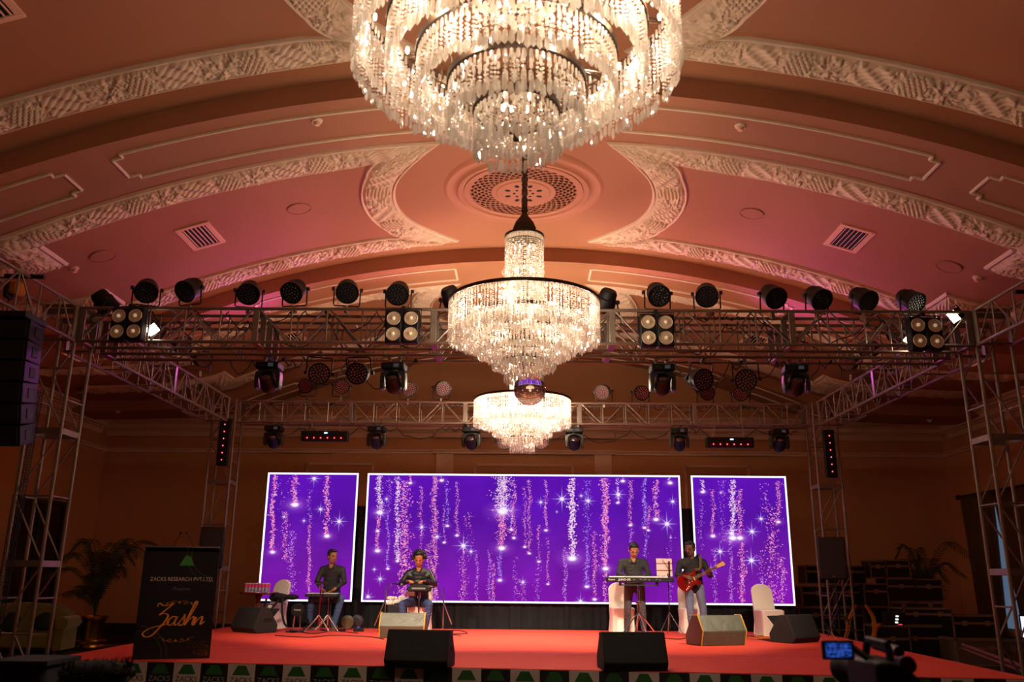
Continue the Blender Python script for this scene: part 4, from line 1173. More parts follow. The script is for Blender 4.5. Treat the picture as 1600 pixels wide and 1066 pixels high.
# 1 seated percussionist at the left
L1 = stage_pt(514, 17.75)
human('person in a black shirt and blue jeans seated at the left drum pads, looking right', dict(
    head=(.0, -.10, 1.405), neck=(-.01, -.05, 1.30), chest=(-.01, -.02, 1.08), pelvis=(0, .05, .70), sa=(-.20, -.02, 1.185), sb=(.19, -.02, 1.185),
    ea=(-.27, -.12, .93), eb=(.27, -.10, .92), wa=(-.14, -.34, .79), wb=(.12, -.34, .77),
    ha=(-.11, .0, .62), hb=(.11, .0, .62), ka=(-.30, -.36, .60), kb=(.28, -.36, .60), fa=(-.34, -.22, .085), fb=(.17, -.40, .085)),
    L1, 0, skin('tan skin', rgb(150, 96, 66)), M_shirt, jeans('faded blue jeans', rgb(58, 82, 122)), 'short', .72, yaw=R(42), pitch=R(8),
    hands=dict(a=((.45, -.8, -.25), (0, -.1, -1), (1, .2, 0), .8), b=((-.4, -.8, -.25), (0, -.1, -1), (-1, .2, 0), .8)), feet=dict(a=(-.3, -1, 0), b=(.25, -1, 0)), shoe=rgb(92, 80, 60))
# 2 seated player in the middle
L2 = stage_pt(652, 17.35)
human('person with curly black hair in black shirt, seated between two microphones', dict(
    head=(0, -.13, 1.355), neck=(0, -.07, 1.25), chest=(0, -.03, 1.03), pelvis=(0, .05, .62), sa=(-.215, -.03, 1.12), sb=(.215, -.03, 1.12),
    ea=(-.33, -.14, .90), eb=(.33, -.14, .90), wa=(-.17, -.40, .94), wb=(.15, -.40, .94),
    ha=(-.11, .0, .55), hb=(.11, .0, .55), ka=(-.26, -.42, .52), kb=(.26, -.42, .52), fa=(-.20, -.42, .085), fb=(.20, -.42, .085)),
    L2, 0, skin('warm brown skin', rgb(165, 102, 62)), M_shirt2, jeans('blue jeans', rgb(44, 58, 100)), 'curly', .95, yaw=0, pitch=R(20),
    hands=dict(a=((.55, -.75, .15), (0, -.1, -1), (1, .3, 0), .35), b=((-.4, -.8, .12), (0, -.1, -1), (-1, .3, 0), .35)), belly=1.12)
# 3 standing keyboard player
L3 = stage_pt(992, 17.15)
human('person in a dark shirt standing behind the keyboard, looking down at the keys', dict(
    head=(.01, -.12, 1.56), neck=(0, -.05, 1.46), chest=(0, 0, 1.26), pelvis=(.02, .02, .92), sa=(-.22, -.0, 1.365), sb=(.22, 0, 1.365),
    ea=(-.285, -.06, 1.12), eb=(.285, -.06, 1.12), wa=(-.19, -.29, 1.065), wb=(.16, -.29, 1.065),
    ha=(-.09, 0, .86), hb=(.12, .0, .86), ka=(-.13, -.03, .48), kb=(.15, -.02, .48), fa=(-.15, .02, .085), fb=(.17, .02, .085)),
    L3, 0, skin('light brown skin', rgb(168, 112, 78)), M_shirt3, jeans('charcoal jeans', rgb(66, 60, 62)), 'short', .9, yaw=R(4), pitch=R(30),
    hands=dict(a=((.1, -.85, -.2), (0, -.1, -1), (1, 0, 0), .45), b=((-.1, -.85, -.2), (0, -.1, -1), (-1, 0, 0), .45)), belly=1.08, shoe=rgb(70, 72, 74), feet=dict(a=(-.2, -1, 0), b=(.2, -1, 0)))
# 4 standing guitarist
L4 = stage_pt(1086, 17.2)
GP = Vector((-.12, -.24, .99)); GA = R(27)     # guitar body centre and neck angle
def gpt(u, v, d=0): return GP+Vector((u*math.cos(GA)-v*math.sin(GA), d, u*math.sin(GA)+v*math.cos(GA)))
wb = gpt(.40, -.045, .03); wa = gpt(.04, .07, -.10)
human('person with glasses in a black shirt and faded jeans standing and playing the red guitar', dict(
    head=(-.035, -.06, 1.60), neck=(.0, .0, 1.48), chest=(.01, .01, 1.27), pelvis=(.03, .03, .92), sa=(-.215, .0, 1.38), sb=(.22, 0, 1.38),
    ea=(-.30, .0, 1.10), eb=(.32, -.10, 1.10), wa=wa+Vector((-.07, .0, .0)), wb=wb,
    ha=(-.08, .02, .88), hb=(.12, .02, .88), ka=(-.08, -.03, .48), kb=(.17, -.02, .48), fa=(-.06, .0, .085), fb=(.18, .0, .085)),
    L4, 0, skin('dark brown skin', rgb(104, 66, 46)), M_shirt, jeans('washed blue jeans', rgb(104, 116, 142)), 'short', .45, yaw=R(-38), pitch=R(14), glasses=True, moustache=True,
    hands=dict(a=((.85, -.05, -.25), (.2, 1, -.1), (0, -.1, 1), .6), b=((.25, -.75, .5), (-.2, .6, .6), (-.8, 0, .4), 1.0)), shoe=rgb(120, 110, 100))

# ------------------------------------------------------------------ guitar
def guitar():
    root = empty('electric_guitar', L4, 0, 'sunburst red electric guitar with a maple neck held by the player in glasses', 'guitar')
    OUT = [(.16, .03), (.20, .10), (.215, .155), (.19, .165), (.15, .13), (.09, .125), (.02, .155), (-.08, .17), (-.17, .145), (-.215, .08), (-.225, 0), (-.205, -.08), (-.15, -.14), (-.07, -.155), (.0, -.125), (.05, -.10), (.10, -.115), (.15, -.15), (.18, -.145), (.185, -.10), (.165, -.04)]
    def P(pts, n=5):
        o = []; k = len(pts)
        for i in range(k):
            p0, p1, p2, p3 = (Vector(pts[(i+j-1) % k]) for j in range(4))
            for q in range(n):
                t = q/n; o.append(.5*((2*p1)+(-p0+p2)*t+(2*p0-5*p1+4*p2-p3)*t*t+(-p0+3*p1-3*p2+p3)*t**3))
        return o
    def slab(mb, outl, d0, d1):
        n = len(outl); vs = [gpt(u, v, d0) for u, v in outl]+[gpt(u, v, d1) for u, v in outl]
        mb._add(vs, [(i, (i+1) % n, n+(i+1) % n, n+i) for i in range(n)]+[tuple(range(n)), tuple(range(2*n-1, n-1, -1))])
        return mb
    red = mat('sunburst red lacquer', rgb(118, 12, 10), .15, var=.6, scale=5, coat=.8)
    slab(MB(), P(OUT), -.022, .022).build('body', red, root, bevel=.006)
    pg = [(.15, .03), (.17, .12), (.10, .09), (.0, .06), (-.06, .02), (-.10, -.06), (-.06, -.13), (.02, -.10), (.10, -.09), (.15, -.05)]
    pk = slab(MB(), P(pg, 3), -.027, -.0225).build('pickguard', mat('tortoise pickguard', rgb(120, 24, 20), .2, var=.5, scale=30), root)
    slab(MB(), [(.13, -.026), (.60, -.021), (.60, .021), (.13, .026)], -.040, -.014).build('neck', mat('maple neck', rgb(206, 160, 96), .35, var=.1), root)
    fr = slab(MB(), [(.13, -.024), (.60, -.020), (.60, .020), (.13, .024)], -.0435, -.0405).build('fretboard', mat('rosewood fretboard', rgb(96, 62, 40), .4), root)
    fb = MB(); 
    for i in range(21):
        u = .60-.47*(1-.5**(i/12))/(1-.5**(21/12)); slab(fb, [(u-.0013, -.02), (u+.0013, -.02), (u+.0013, .02), (u-.0013, .02)], -.046, -.0436)
    fb.build('frets', M_chrome, fr)
    HS = [(.60, -.022), (.63, -.03), (.68, -.035), (.73, -.045), (.775, -.03), (.77, .005), (.74, .035), (.66, .03), (.62, .024), (.60, .022)]
    hs = slab(MB(), P(HS, 4), -.036, -.02).build('headstock', mat('maple headstock', rgb(222, 170, 90), .35, var=.1), root)
    for i in range(6):
        q = gpt(.635+i*.022, .032, -.028); MB().tube(q-Vector((0, .012, 0)), q+Vector((-.008, 0, .03)), .006, n=8).build('tuner', M_chrome, hs)
    for i, u in enumerate((.11, .05, -.01)):
        slab(MB(), [(u-.009, -.035), (u+.009, -.035), (u+.009, .035), (u-.009, .035)], -.033, -.0272).build('pickup', mat('white pickup', rgb(226, 220, 206), .3), root)
    slab(MB(), [(-.08, -.035), (-.055, -.035), (-.055, .035), (-.08, .035)], -.036, -.0225).build('bridge', M_chrome, root)
    for i, (u, v) in enumerate(((-.05, -.085), (-.085, -.10), (-.12, -.115))):
        q = gpt(u, v, -.022); MB().tube(q, q+Vector((0, -.016, 0)), .012, .010, n=14).build('knob', mat('white knob', rgb(235, 230, 220), .3), root)
    sb = MB()
    for i in range(6): sb.tube(gpt(-.065, -.016+i*.0064, -.05), gpt(.605, -.013+i*.0052, -.047), .0009, n=4)
    sb.build('strings', M_chrome, root)
    st_ = MB(); C0 = L4*0
    pts = spline([gpt(.2, .14, 0), V3(.12, -.135, 1.22), V3(.14, -.125, 1.36), V3(.15, -.07, 1.462), V3(.13, .03, 1.485), V3(.06, .13, 1.38), V3(-.1, .15, 1.2), V3(-.22, .08, 1.08), gpt(-.22, .0, .02)], 5)
    vs = []; 
    for i, p in enumerate(pts):
        d = (pts[min(i+1, len(pts)-1)]-pts[max(i-1, 0)]).normalized(); w_ = d.cross(Vector((0, 1, 0))); w_ = (w_.normalized() if w_.length > .3 else Vector((1, 0, 0)))*.026
        vs += [p-w_, p+w_]
    st_._add(vs, [(2*i, 2*i+1, 2*i+3, 2*i+2) for i in range(len(pts)-1)])
    o = st_.build('strap', mat('olive woven strap', rgb(96, 84, 60), .9, var=.4, scale=40), root); sm = o.modifiers.new('t', 'SOLIDIFY'); sm.thickness = .005
guitar()

# ------------------------------------------------------------------ keyboard on its stand
def keyboard():
    c = L3+Vector((.055, -.47, 0))
    root = empty('stage_keyboard', c, 0, 'black stage keyboard with white keys in front of the standing keyboard player', 'keyboard')
    MB().box((0, 0, 1.01), (1.26, .30, .085)).build('case', M_blkp, root, bevel=.012)
    wk = mat('white keys', rgb(236, 230, 220), .3); 
    kb = MB()
    for i in range(43): kb.box((-.56+i*.0258, .07, 1.062), (.0245, .13, .02))
    kb.build('white_keys', wk, root)
    kb = MB()
    for i in range(43):
        if i % 7 not in (2, 6): kb.box((-.547+i*.0258, .05, 1.077), (.012, .085, .016))
    kb.build('black_keys', M_blk, root)
    wt = mat('white lettering', rgb(230, 226, 220), .5, emit=(1, .95, .9, 1), estr=.0)
    text_mesh('Roland', .042, 'lettering', wt, root, (-.54, -.1515, 1.01), (R(90), 0, 0), .0006)
    text_mesh('JUNO-DS', .05, 'lettering', wt, root, (-.30, -.1515, 1.01), (R(90), 0, 0), .0006, sx=1.1)
    mb = MB()
    for i, x in enumerate((-.12, 0, .06, .1, .16, .3, .36)): mb.box((x, -.153, 1.01+.01*(i % 2)), (.035, .012, .02))
    mb.build('sockets', mat('grey sockets', rgb(120, 118, 116), .3, .6), root)
    mb = MB()
    for i in range(7): mb.box((-.28+i*.05, -.09, 1.056), (.02, .03, .01))
    mb.build('buttons', mat('grey buttons', rgb(150, 150, 150), .4), root)
    s = empty('keyboard_stand', c, 0, 'silver column keyboard stand with spread feet under the black keyboard', 'keyboard stand')
    MB().bb((-.38, -.09, .90), (.34, -.06, .925)).bb((-.38, .08, .90), (.34, .11, .925)).bb((-.38, -.09, .90), (-.35, .11, .965)).bb((.31, -.09, .90), (.34, .11, .965)).build('top_frame', M_blk, s)
    MB().tube((-.04, 0, .28), (-.03, 0, .90), .022).tube((-.035, 0, .45), (-.035, 0, .62), .03).build('column', M_chrome, s)
    MB().box((-.035, -.0, .6), (.1, .06, .05)).build('clamp', M_chrome, s, bevel=.008)
    for a in (200, 250, 290, 340, 90):
        t = R(a); MB().path([(-.04, 0, .42), (-.04+.12*math.cos(t), .12*math.sin(t), .3), (-.04+.36*math.cos(t), .3*math.sin(t), .015)], .013).build('leg', M_chrome if a != 200 else M_blk, s)
keyboard()
def music_stand():
    c = stage_pt(1047, 17.0)
    r = empty('music_stand', c, 0, 'thin black music stand between keyboard player and guitarist', 'music stand')
    MB().tube((0, 0, .12), (0, 0, 1.13), .011).tube((0, 0, .5), (0, 0, .56), .018).build('pole', M_blk, r)
    for a in (215, 325, 90):
        t = R(a); MB().tube((0, 0, .42), (.28*math.cos(t), .28*math.sin(t), .01), .008).build('leg', M_chrome, r)
    mb = MB(); z0, z1 = 1.07, 1.36
    mb.tube((-.31, -.03, z0), (.31, -.03, z0), .006)
    for z in (z0+.12, z1-.04): mb.tube((-.24, 0, z), (.24, 0, z), .005)
    for x in (-.24, .24): mb.tube((x, -.01, z0), (x, .01, z1-.04), .005)
    mb.tube((-.1, .0, z1+.03), (.05, 0, z0+.1), .005); mb.tube((.03, 0, z1), (.03, 0, z0), .016)
    mb.build('desk', M_blk, r)
    tag(MB().box((-.06, .03, 1.24), (.30, .004, .34), rot=(R(-6), 0, R(0))).build('sheet_music', mat('pinkish paper', rgb(236, 190, 186), .7, var=.12, scale=5), None, loc=c), 'pale pink sheet of paper resting on the music stand', 'sheet music')
music_stand()
# ------------------------------------------------------------------ chairs, monitors, percussion
def chair(px, Y, rz, label, worn=False):
    """banquet chair in a white stretch cover, front toward local -Y"""
    c = stage_pt(px, Y)
    root = empty('covered_chair', c, rz, label, 'chair', 'white covered chairs on the stage')
    mb = MB()
    # seat block with skirt to the floor
    def rr(w, d, r=.05, n=5):
        P = []
        for cx, cy, a0 in ((w/2-r, d/2-r, 0), (-w/2+r, d/2-r, 90), (-w/2+r, -d/2+r, 180), (w/2-r, -d/2+r, 270)):
            for i in range(n+1):
                a = R(a0+90*i/n); P.append((cx+r*math.cos(a), cy+r*math.sin(a)))
        return P
    lv = [(.47, .44, 0, .04), (.44, .41, .05, .04), (.43, .40, .25, .045), (.45, .43, .41, .05), (.46, .44, .455, .06), (.42, .40, .475, .08), (.2, .2, .482, .08)]
    V = []; n = 24
    for w, d, z, r in lv: V += [(x, y-.02, z) for x, y in rr(w, d, r)]
    n = len(rr(1, 1)); F_ = []
    for k in range(len(lv)-1): F_ += [(k*n+i, k*n+(i+1) % n, (k+1)*n+(i+1) % n, (k+1)*n+i) for i in range(n)]
    F_.append(tuple(range((len(lv)-1)*n, len(lv)*n)))
    mb._add(V, F_); mb.build('seat_cover', M_white, root)
    # back: rounded-top slab leaning back, down to the floor
    mb = MB(); P = [(-.235, 0.0), (.235, 0.0), (.21, .25), (.215, .45), (.215, .80)]
    for i in range(1, 12): a = PI*i/12; P.append((.215*math.cos(a), .80+.15*math.sin(a)))
    P += [(-.215, .80), (-.215, .45), (-.21, .25)]
    m_ = len(P); vs = []
    for t in (-.035, .035):
        for x, z in P:
            y = .2+.12*max(0, (z-.42)/.5)**1.1 + (.05*(1-z/.42) if z < .42 else 0); vs.append((x*(1 if t < 0 else .96), y+t, z))
    mb._add(vs, [(i, (i+1) % m_, m_+(i+1) % m_, m_+i) for i in range(m_)]+[tuple(range(m_-1, -1, -1)), tuple(range(m_, 2*m_))])
    mb.build('back_cover', M_white, root, bevel=.015)
    return root
chair(1203, 17.3, R(8), 'empty white covered chair in front of the right narrow screen')
chair(420, 18.0, R(-30), 'white covered chair at the far left with a black bag across its seat')
chair(655, 17.55, 0, 'white covered chair under the curly-haired player')
chair(972, 17.85, R(4), 'white covered chair behind the keyboard player')
chair(1080, 17.9, R(-4), 'white covered chair behind the guitarist')
c = stage_pt(514, 17.85)
r = empty('drum_stool', c, 0, 'round black stool under the left percussionist', 'stool')
MB().lathe([(.001, .50), (.15, .50), (.17, .515), (.17, .56), (.15, .58), (.001, .585)], n=24, cap=False).build('seat', M_blk, r)
MB().tube((0, 0, .2), (0, 0, .5), .018).build('post', M_chrome, r)
for a in (90, 210, 330): MB().tube((0, 0, .28), (.25*math.cos(R(a)), .25*math.sin(R(a)), .01), .012).build('leg', M_chrome, r)
# bag on the left chair
c = onY(436, 930, 17.6)
r = empty('gear_bag', (c.x+.05, 17.62, SZ+.50), R(-25), 'black soft gear bag with straps lying on the leftmost white chair', 'bag')
b = MB(); rq = random.Random(4)
for i in range(12): b.ball((rq.uniform(-.22, .24), rq.uniform(-.1, .1), .07+rq.uniform(0, .06)), (rq.uniform(.1, .16), .12, rq.uniform(.05, .085)), n=12)
blob(b, 'body', M_black, r, .012, 4)
mb = MB(); mb.path(spline([(-.25, -.15, .08), (-.2, -.24, -.1), (-.1, -.27, -.2), (.0, -.27, -.1), (.1, -.2, .06)], 5), .022, n=5); mb.path(spline([(.15, -.15, .1), (.25, -.25, -.15), (.34, -.27, -.35), (.4, -.25, -.42)], 5), .022, n=5)
mb.build('strap', M_black, r)
# cloth hanging behind the middle microphone stand
p = onY(622, 940, 18.1)
b = MB()
for i in range(14): b.ball((rq.uniform(-.16, .16), rq.uniform(-.08, .08), rq.uniform(-.06, .07)), (rq.uniform(.05, .1), .06, rq.uniform(.03, .06)), n=10)
o = blob(b, 'white_cloth', M_white, None, .012, 2); o.location = (p.x, 18.1, p.z); tag(o, 'crumpled white cloth on a black case left of the curly-haired player', 'cloth')
r = empty('equipment_box', (p.x+.02, 18.1, SZ), 0, 'black box under the white cloth left of the curly-haired player', 'box')
MB().box((0, 0, (p.z-SZ)/2-.03), (.42, .35, p.z-SZ-.06)).build('body', M_blk, r, bevel=.02); MB().box((0, -.178, .3), (.12, .01, .03)).build('handle', M_blkp, r)

def wedge(name, c, rz, w, label, skin_m, h=.42, d=.52, cover=False, seed=0):
    root = empty(name, c, rz, label, 'stage monitor', 'floor monitors')
    # audience side (local -Y) is the back of the wedge
    P = [(-d*.44, .0), (-d*.58, h*.48), (-d*.30, h), (d*.06, h*.98), (d*.5, h*.30), (d*.46, 0)] if cover else [(-d*.44, .0), (-d*.56, h*.2), (-d*.26, h), (d*.06, h*.98), (d*.5, h*.30), (d*.46, 0)]
    mb = MB().prism([(y, z) for y, z in P], -w/2, w/2, axis='x')
    b = mb.build('cabinet', skin_m, root, bevel=.014)
    if cover:
        rr_ = random.Random(seed); f = MB()
        for i in range(12):
            x0 = rr_.uniform(-w*.46, w*.46); t0 = rr_.uniform(0, .5); t1 = t0+rr_.uniform(.2, .5); x1 = min(max(x0+rr_.uniform(-.2, .2), -w*.46), w*.46)
            def q(x, t):
                a = Vector((x, -d*.58, h*.48)); e = Vector((x, -d*.30, h)); return a.lerp(e, min(t, 1))
            f.tube(q(x0, t0), q(x1, t1), .0025, .002, n=5)
        f.build('cover_creases', skin_m, b)
        for sx in (-1, 1):
            MB().path([(sx*w*.485, -d*.445, .0), (sx*w*.485, -d*.585, h*.48), (sx*w*.485, -d*.30, h*1.0), (sx*w*.485, d*.06, h*.985)], .011, n=5).build('yellow_piping', mat('yellow piping', rgb(190, 140, 40), .7), b)
    else:
        MB().box((w/2+.003, .02, h*.52), (.012, .16, .05)).build('handle_cup', M_dark, b)
        MB().box((0, d*.33, h*.62), (w*.9, .012, h*.8), rot=(R(-42), 0, 0)).build('grille', mat('dark speaker grille', rgb(22, 22, 22), .7), b)
    return root
M_cov = mat('grey green waterproof cover', rgb(72, 73, 62), .45, var=.25, scale=6, bump=.5)
M_cov2 = mat('charcoal speaker cover', rgb(31, 29, 29), .8, var=.2, scale=6, bump=.3)
M_mon = mat('black monitor cover', rgb(17, 16, 16), .85, var=.25, scale=8, bump=.5)
p = onZ(652, 1046, SZ); wedge('floor_monitor', (p.x, p.y+.28, SZ), R(-6), .76, 'black floor monitor at the stage edge left of centre', M_mon, h=.43, d=.5)
p = onZ(992, 1050, SZ); wedge('floor_monitor', (p.x, p.y+.28, SZ), R(5), .76, 'black floor monitor at the stage edge in front of the keyboard', M_mon, h=.43, d=.5)
p = onZ(627, 998, SZ); wedge('floor_monitor', (p.x, p.y+.25, SZ), 0, .80, 'grey covered floor monitor in front of the curly-haired player', M_cov, h=.42, d=.45, cover=True, seed=2)
p = onZ(1122, 1010, SZ); wedge('floor_monitor', (p.x+.03, p.y+.30, SZ), R(20), .84, 'grey covered floor monitor in front of the guitarist', M_cov, h=.47, d=.5, cover=True, seed=3)
p = onZ(388, 990, SZ); wedge('floor_monitor', (p.x, p.y+.35, SZ), R(-38), .74, 'charcoal floor monitor at the far left beside the round table', M_cov2, h=.46, d=.5)
p = onZ(1252, 1006, SZ); wedge('floor_monitor', (p.x, p.y+.35, SZ), R(38), .74, 'charcoal floor monitor at the right next to the empty white chair', M_cov2, h=.46, d=.5)

# round table with glasses
p = onZ(404, 985, SZ); TC = Vector((p.x, 17.6, SZ))
TC.x = onY(405, 925, 17.6).x
r = empty('round_table', TC, 0, 'small round wooden pedestal table at the far left of the stage', 'table')
M_wood = mat('varnished wood', rgb(122, 56, 26), .25, var=.35, scale=7, coat=.5)
TH = onY(405, 925, 17.6).z-SZ
MB().lathe([(.001, TH-.05), (.30, TH-.05), (.36, TH-.035), (.385, TH-.015), (.38, TH), (.001, TH)], n=40, cap=False).build('tabletop', M_wood, r)
MB().lathe([(.07, .1), (.05, .16), (.06, .3), (.035, .42), (.045, TH-.15), (.08, TH-.05)], n=20).build('pedestal', M_wood, r)
for a in (30, 150, 270): MB().path(spline([(.04*math.cos(R(a)), .04*math.sin(R(a)), .14), (.18*math.cos(R(a)), .18*math.sin(R(a)), .12), (.3*math.cos(R(a)), .3*math.sin(R(a)), .02)], 4), .02).build('leg', M_wood, r)
M_gl = mat('clear tumbler glass', (.95, .9, .95, 1), .05, trans=.75, ior=1.3, var=0)
g = empty('water_glass'); 
MB().lathe([(.001, 0), (.024, 0), (.029, .03), (.031, .17), (.028, .17), (.026, .03), (.001, .012)], n=16, cap=False).build('glass', M_gl, g)
MB().lathe([(.0305, .09), (.0325, .09), (.0332, .15), (.0312, .15)], n=16, cap=False).build('band', mat('pink rim band', rgb(220, 60, 130), .4), g)
k = 0
for j in range(2):
    for i in range(7):
        place(g, (TC.x-.22+i*.067+.015*j, TC.y-.14+j*.09, TC.z+TH), (0, 0, 0), 'clear glass with a pink band, one of the cluster on the round table', k == 0, 'glass', 'pink-banded glasses on the round table'); k += 1

# percussion in front of the left player
def pad_table():
    c = stage_pt(501, 17.3)
    r = empty('percussion_pad', c, 0, 'flat white-topped electronic percussion pad before the left percussionist', 'drum pad')
    zt = onY(501, 928, 17.2).z-SZ
    MB().box((0, 0, zt-.03), (.62, .36, .06)).build('case', M_blk, r, bevel=.01)
    for i in range(3):
        for j in range(2): MB().box((-.2+i*.2, -.085+.17*j, zt+.005), (.18, .155, .012)).build('pad', mat('white rubber pad', rgb(220, 214, 205), .5), r, bevel=.006)
    s = empty('pad_stand', c, 0, 'chrome tripod stand under the flat white-topped pad', 'stand')
    for x in (.12, -.05):
        MB().tube((x, 0, .1), (x, 0, zt-.06), .014).build('pole', M_chrome, s)
        for a in (200, 340, 90): MB().tube((x, 0, .3), (x+.24*math.cos(R(a)), .24*math.sin(R(a)), .012), .011).build('leg', M_chrome, s)
    c2 = c+Vector((.02, -.3, 0)); z2 = onY(505, 912, 17.0).z-SZ
    h = empty('round_pad', c2, 0, 'small dark round drum pad tilted above the white-topped pad', 'drum pad')
    MB().lathe([(.001, .0), (.13, .0), (.14, .012), (.13, .026), (.001, .03)], c=(0, 0, z2), n=28, rot=(R(-8), 0, 0), cap=False).build('pad', M_blk, h)
    MB().tube((0, .0, z2), (0, 0, z2-.07), .02).build('mount', M_chrome, h)
    s2 = empty('pad_stand', c2, 0, 'red and chrome tripod stand holding the small dark round pad', 'stand')
    MB().tube((0, 0, .1), (0, 0, z2-.07), .013).build('pole', mat('red chrome', rgb(190, 40, 40), .2, .9), s2)
    for a in (210, 330, 90): MB().tube((0, 0, .3), (.27*math.cos(R(a)), .27*math.sin(R(a)), .012), .011).build('leg', M_chrome, s2)
    # two pedals with black heads
    f = empty('kick_pedal', stage_pt(463, 17.0), 0, 'black and chrome kick pad unit left of the white-topped pad', 'drum pedal')
    MB().tube((0, -.03, .40), (0, .04, .40), .12, n=28).build('kick_pad', M_black, f)
    for x in (-.07, .07): MB().tube((x, 0, .0), (x*.7, 0, .34), .012).build('upright', M_chrome, f)
    MB().box((0, -.12, .03), (.12, .34, .03), rot=(R(-6), 0, 0)).build('footboard', M_chrome, f)
    MB().box((0, -.05, .012), (.3, .3, .02)).build('base', M_blk, f)
    text_mesh('Roland', .045, 'lettering', mat('white lettering', rgb(230, 226, 220), .5), f, (0, -.0325, .40), (R(90), 0, 0), .0006)
pad_table()
def stick(a, b, lb): tag(MB().tube(a, b, .008, .005).build('drumstick', mat('pale stick', rgb(200, 160, 110), .5)), lb, 'drumstick')
stick(L1+V3(-.08, -.42, .75), L1+V3(.06, -.60, .70), 'drumstick in the left percussionist hand nearer the table')
stick(L1+V3(.07, -.42, .73), L1+V3(-.04, -.62, .69), 'drumstick in the left percussionist hand nearer the centre')
# hand pad of the middle player
c = stage_pt(653, 16.95); z2 = onY(653, 918, 16.9).z-SZ
h = empty('hand_percussion_pad', c, 0, 'black curved hand percussion pad played by the curly-haired player', 'drum pad')
mb = MB(); 
P = []
for i in range(13): a = PI*i/12; P.append((.23*math.cos(a), .02+.09*math.sin(a)))
mb.prism([(x, z+z2-.05) for x, z in P]+[(-.2, z2-.08), (.2, z2-.08)], -.13, .13); mb.build('shell', M_blkp, h, bevel=.02)
MB().box((0, -.135, z2-.02), (.26, .01, .03)).build('panel', mat('grey panel', rgb(130, 130, 130), .3), h)
MB().box((-.16, -.02, z2-.12), (.18, .2, .09)).build('side_block', mat('brown block', rgb(90, 30, 24), .5), h, bevel=.01)
s = empty('pad_stand', c, 0, 'chrome stand under the curved hand pad', 'stand')
MB().tube((0, 0, .1), (0, 0, z2-.09), .014).tube((0, 0, z2-.2), (0, 0, z2-.08), .03).build('pole', M_chrome, s)
for a in (210, 330, 90): MB().tube((0, 0, .3), (.25*math.cos(R(a)), .25*math.sin(R(a)), .012), .011).build('leg', M_chrome, s)
# microphones on boom stands
def mic_stand(pxb, Y, pole_h, pivot, tip, tail, lb):
    c = stage_pt(pxb, Y)
    r = empty('microphone_stand', c, 0, lb, 'microphone stand')
    MB().lathe([(.001, .0), (.13, .0), (.13, .012), (.03, .025), (.001, .03)], n=24, cap=False).build('base', M_chrome, r)
    MB().tube((0, 0, .02), (0, 0, pole_h), .011).build('pole', M_chrome, r)
    a = onY(*pivot, Y-.1)-c; b = onY(*tip, Y-.25)-c; t = onY(*tail, Y-.05)-c
    MB().tube(t, a, .010).build('boom', M_chrome, r)
    MB().tube(a, b, .008).build('boom_arm', M_blk, r)
    d = (b-a).normalized(); m_ = MB(); m_.tube(b-d*.02, b+d*.13, .012, .018, n=12); m = m_.build('microphone', M_blk, r)
    MB().ball(b+d*.15, .027, n=12).build('mesh_head', mat('grey mesh', rgb(150, 150, 150), .3, .8), m)
    MB().path(sag(b, (0.03, 0, .03), .0, 6, .03), .004, n=5).build('cable', M_cable, r)
mic_stand(600, 17.3, .85, (612, 912), (621, 913), (585, 978), 'chrome microphone stand left of the curly-haired player, boom crossing its pole')
mic_stand(692, 17.3, .85, (684, 917), (677, 918), (706, 976), 'chrome microphone stand right of the curly-haired player, boom crossing its pole')
# small round things on the floor
p = onZ(553, 982, SZ)
o = MB().lathe([(.001, .0), (.11, .0), (.125, .03), (.125, .11), (.10, .13), (.001, .14)], n=28, cap=False, rot=(R(-70), 0, R(15))).build('small_drum', mat('olive drum bag', rgb(98, 92, 66), .8, var=.3, bump=.3)); o.location = (p.x-.02, 17.7, SZ+.125); tag(o, 'small olive round drum bag on the floor right of the percussionist', 'drum bag')
o = MB().lathe([(.001, .0), (.11, .0), (.125, .03), (.125, .11), (.10, .13), (.001, .14)], n=28, cap=False, rot=(R(-70), 0, R(-10))).build('small_drum', mat('grey drum bag', rgb(56, 54, 58), .8, var=.3, bump=.3)); o.location = (p.x+.10, 17.93, SZ+.125); tag(o, 'grey round drum bag behind the olive one', 'drum bag')
p = onZ(560, 987, SZ); r = empty('effects_pedal', (p.x, p.y, SZ), R(10), 'small dark effects box with a blue knob on the red carpet', 'effects pedal')
MB().box((0, 0, .03), (.2, .12, .06)).build('body', M_blkp, r, bevel=.008); MB().ball((0, 0, .07), (.04, .03, .02), n=12).build('knob', mat('blue knob', rgb(60, 90, 200), .3), r)
p = onZ(534, 986, SZ); o = MB().box((0, 0, .02), (.13, .09, .04)).build('foot_switch', M_blkp, bevel=.008); o.location = (p.x, p.y, SZ); tag(o, 'tiny black foot switch left of the effects box', 'foot switch')
# cables on the stage floor
def floor_cable(pts, r_, m, lb, name='stage_cable', z=SZ):
    P = [onZ(a, b, z+r_) for a, b in pts]; tag(MB().path(spline(P, 6), r_, n=5).build(name, m), lb, 'cable', 'cables on the stage floor')
M_yel = mat('orange yellow cable', rgb(220, 130, 30), .5)
floor_cable([(430, 993), (480, 996), (520, 993), (575, 995), (600, 999)], .008, M_cable, 'long black cable on the red carpet in front of the percussionist')
floor_cable([(470, 988), (490, 990), (510, 987), (500, 984), (520, 985), (560, 990)], .008, M_cable, 'tangled black cable at the foot of the pad stands')
floor_cable([(690, 987), (715, 985), (730, 990), (700, 991), (720, 993)], .008, M_cable, 'coiled black cable at the right microphone stand')
floor_cable([(1028, 996), (1060, 999), (1085, 996), (1170, 994), (1230, 1000)], .008, M_cable, 'black cable running from the music stand past the right monitors')
floor_cable([(1165, 996), (1190, 999), (1215, 997), (1205, 993), (1180, 995), (1225, 999)], .012, M_yel, 'orange cable coiled before the empty white chair')
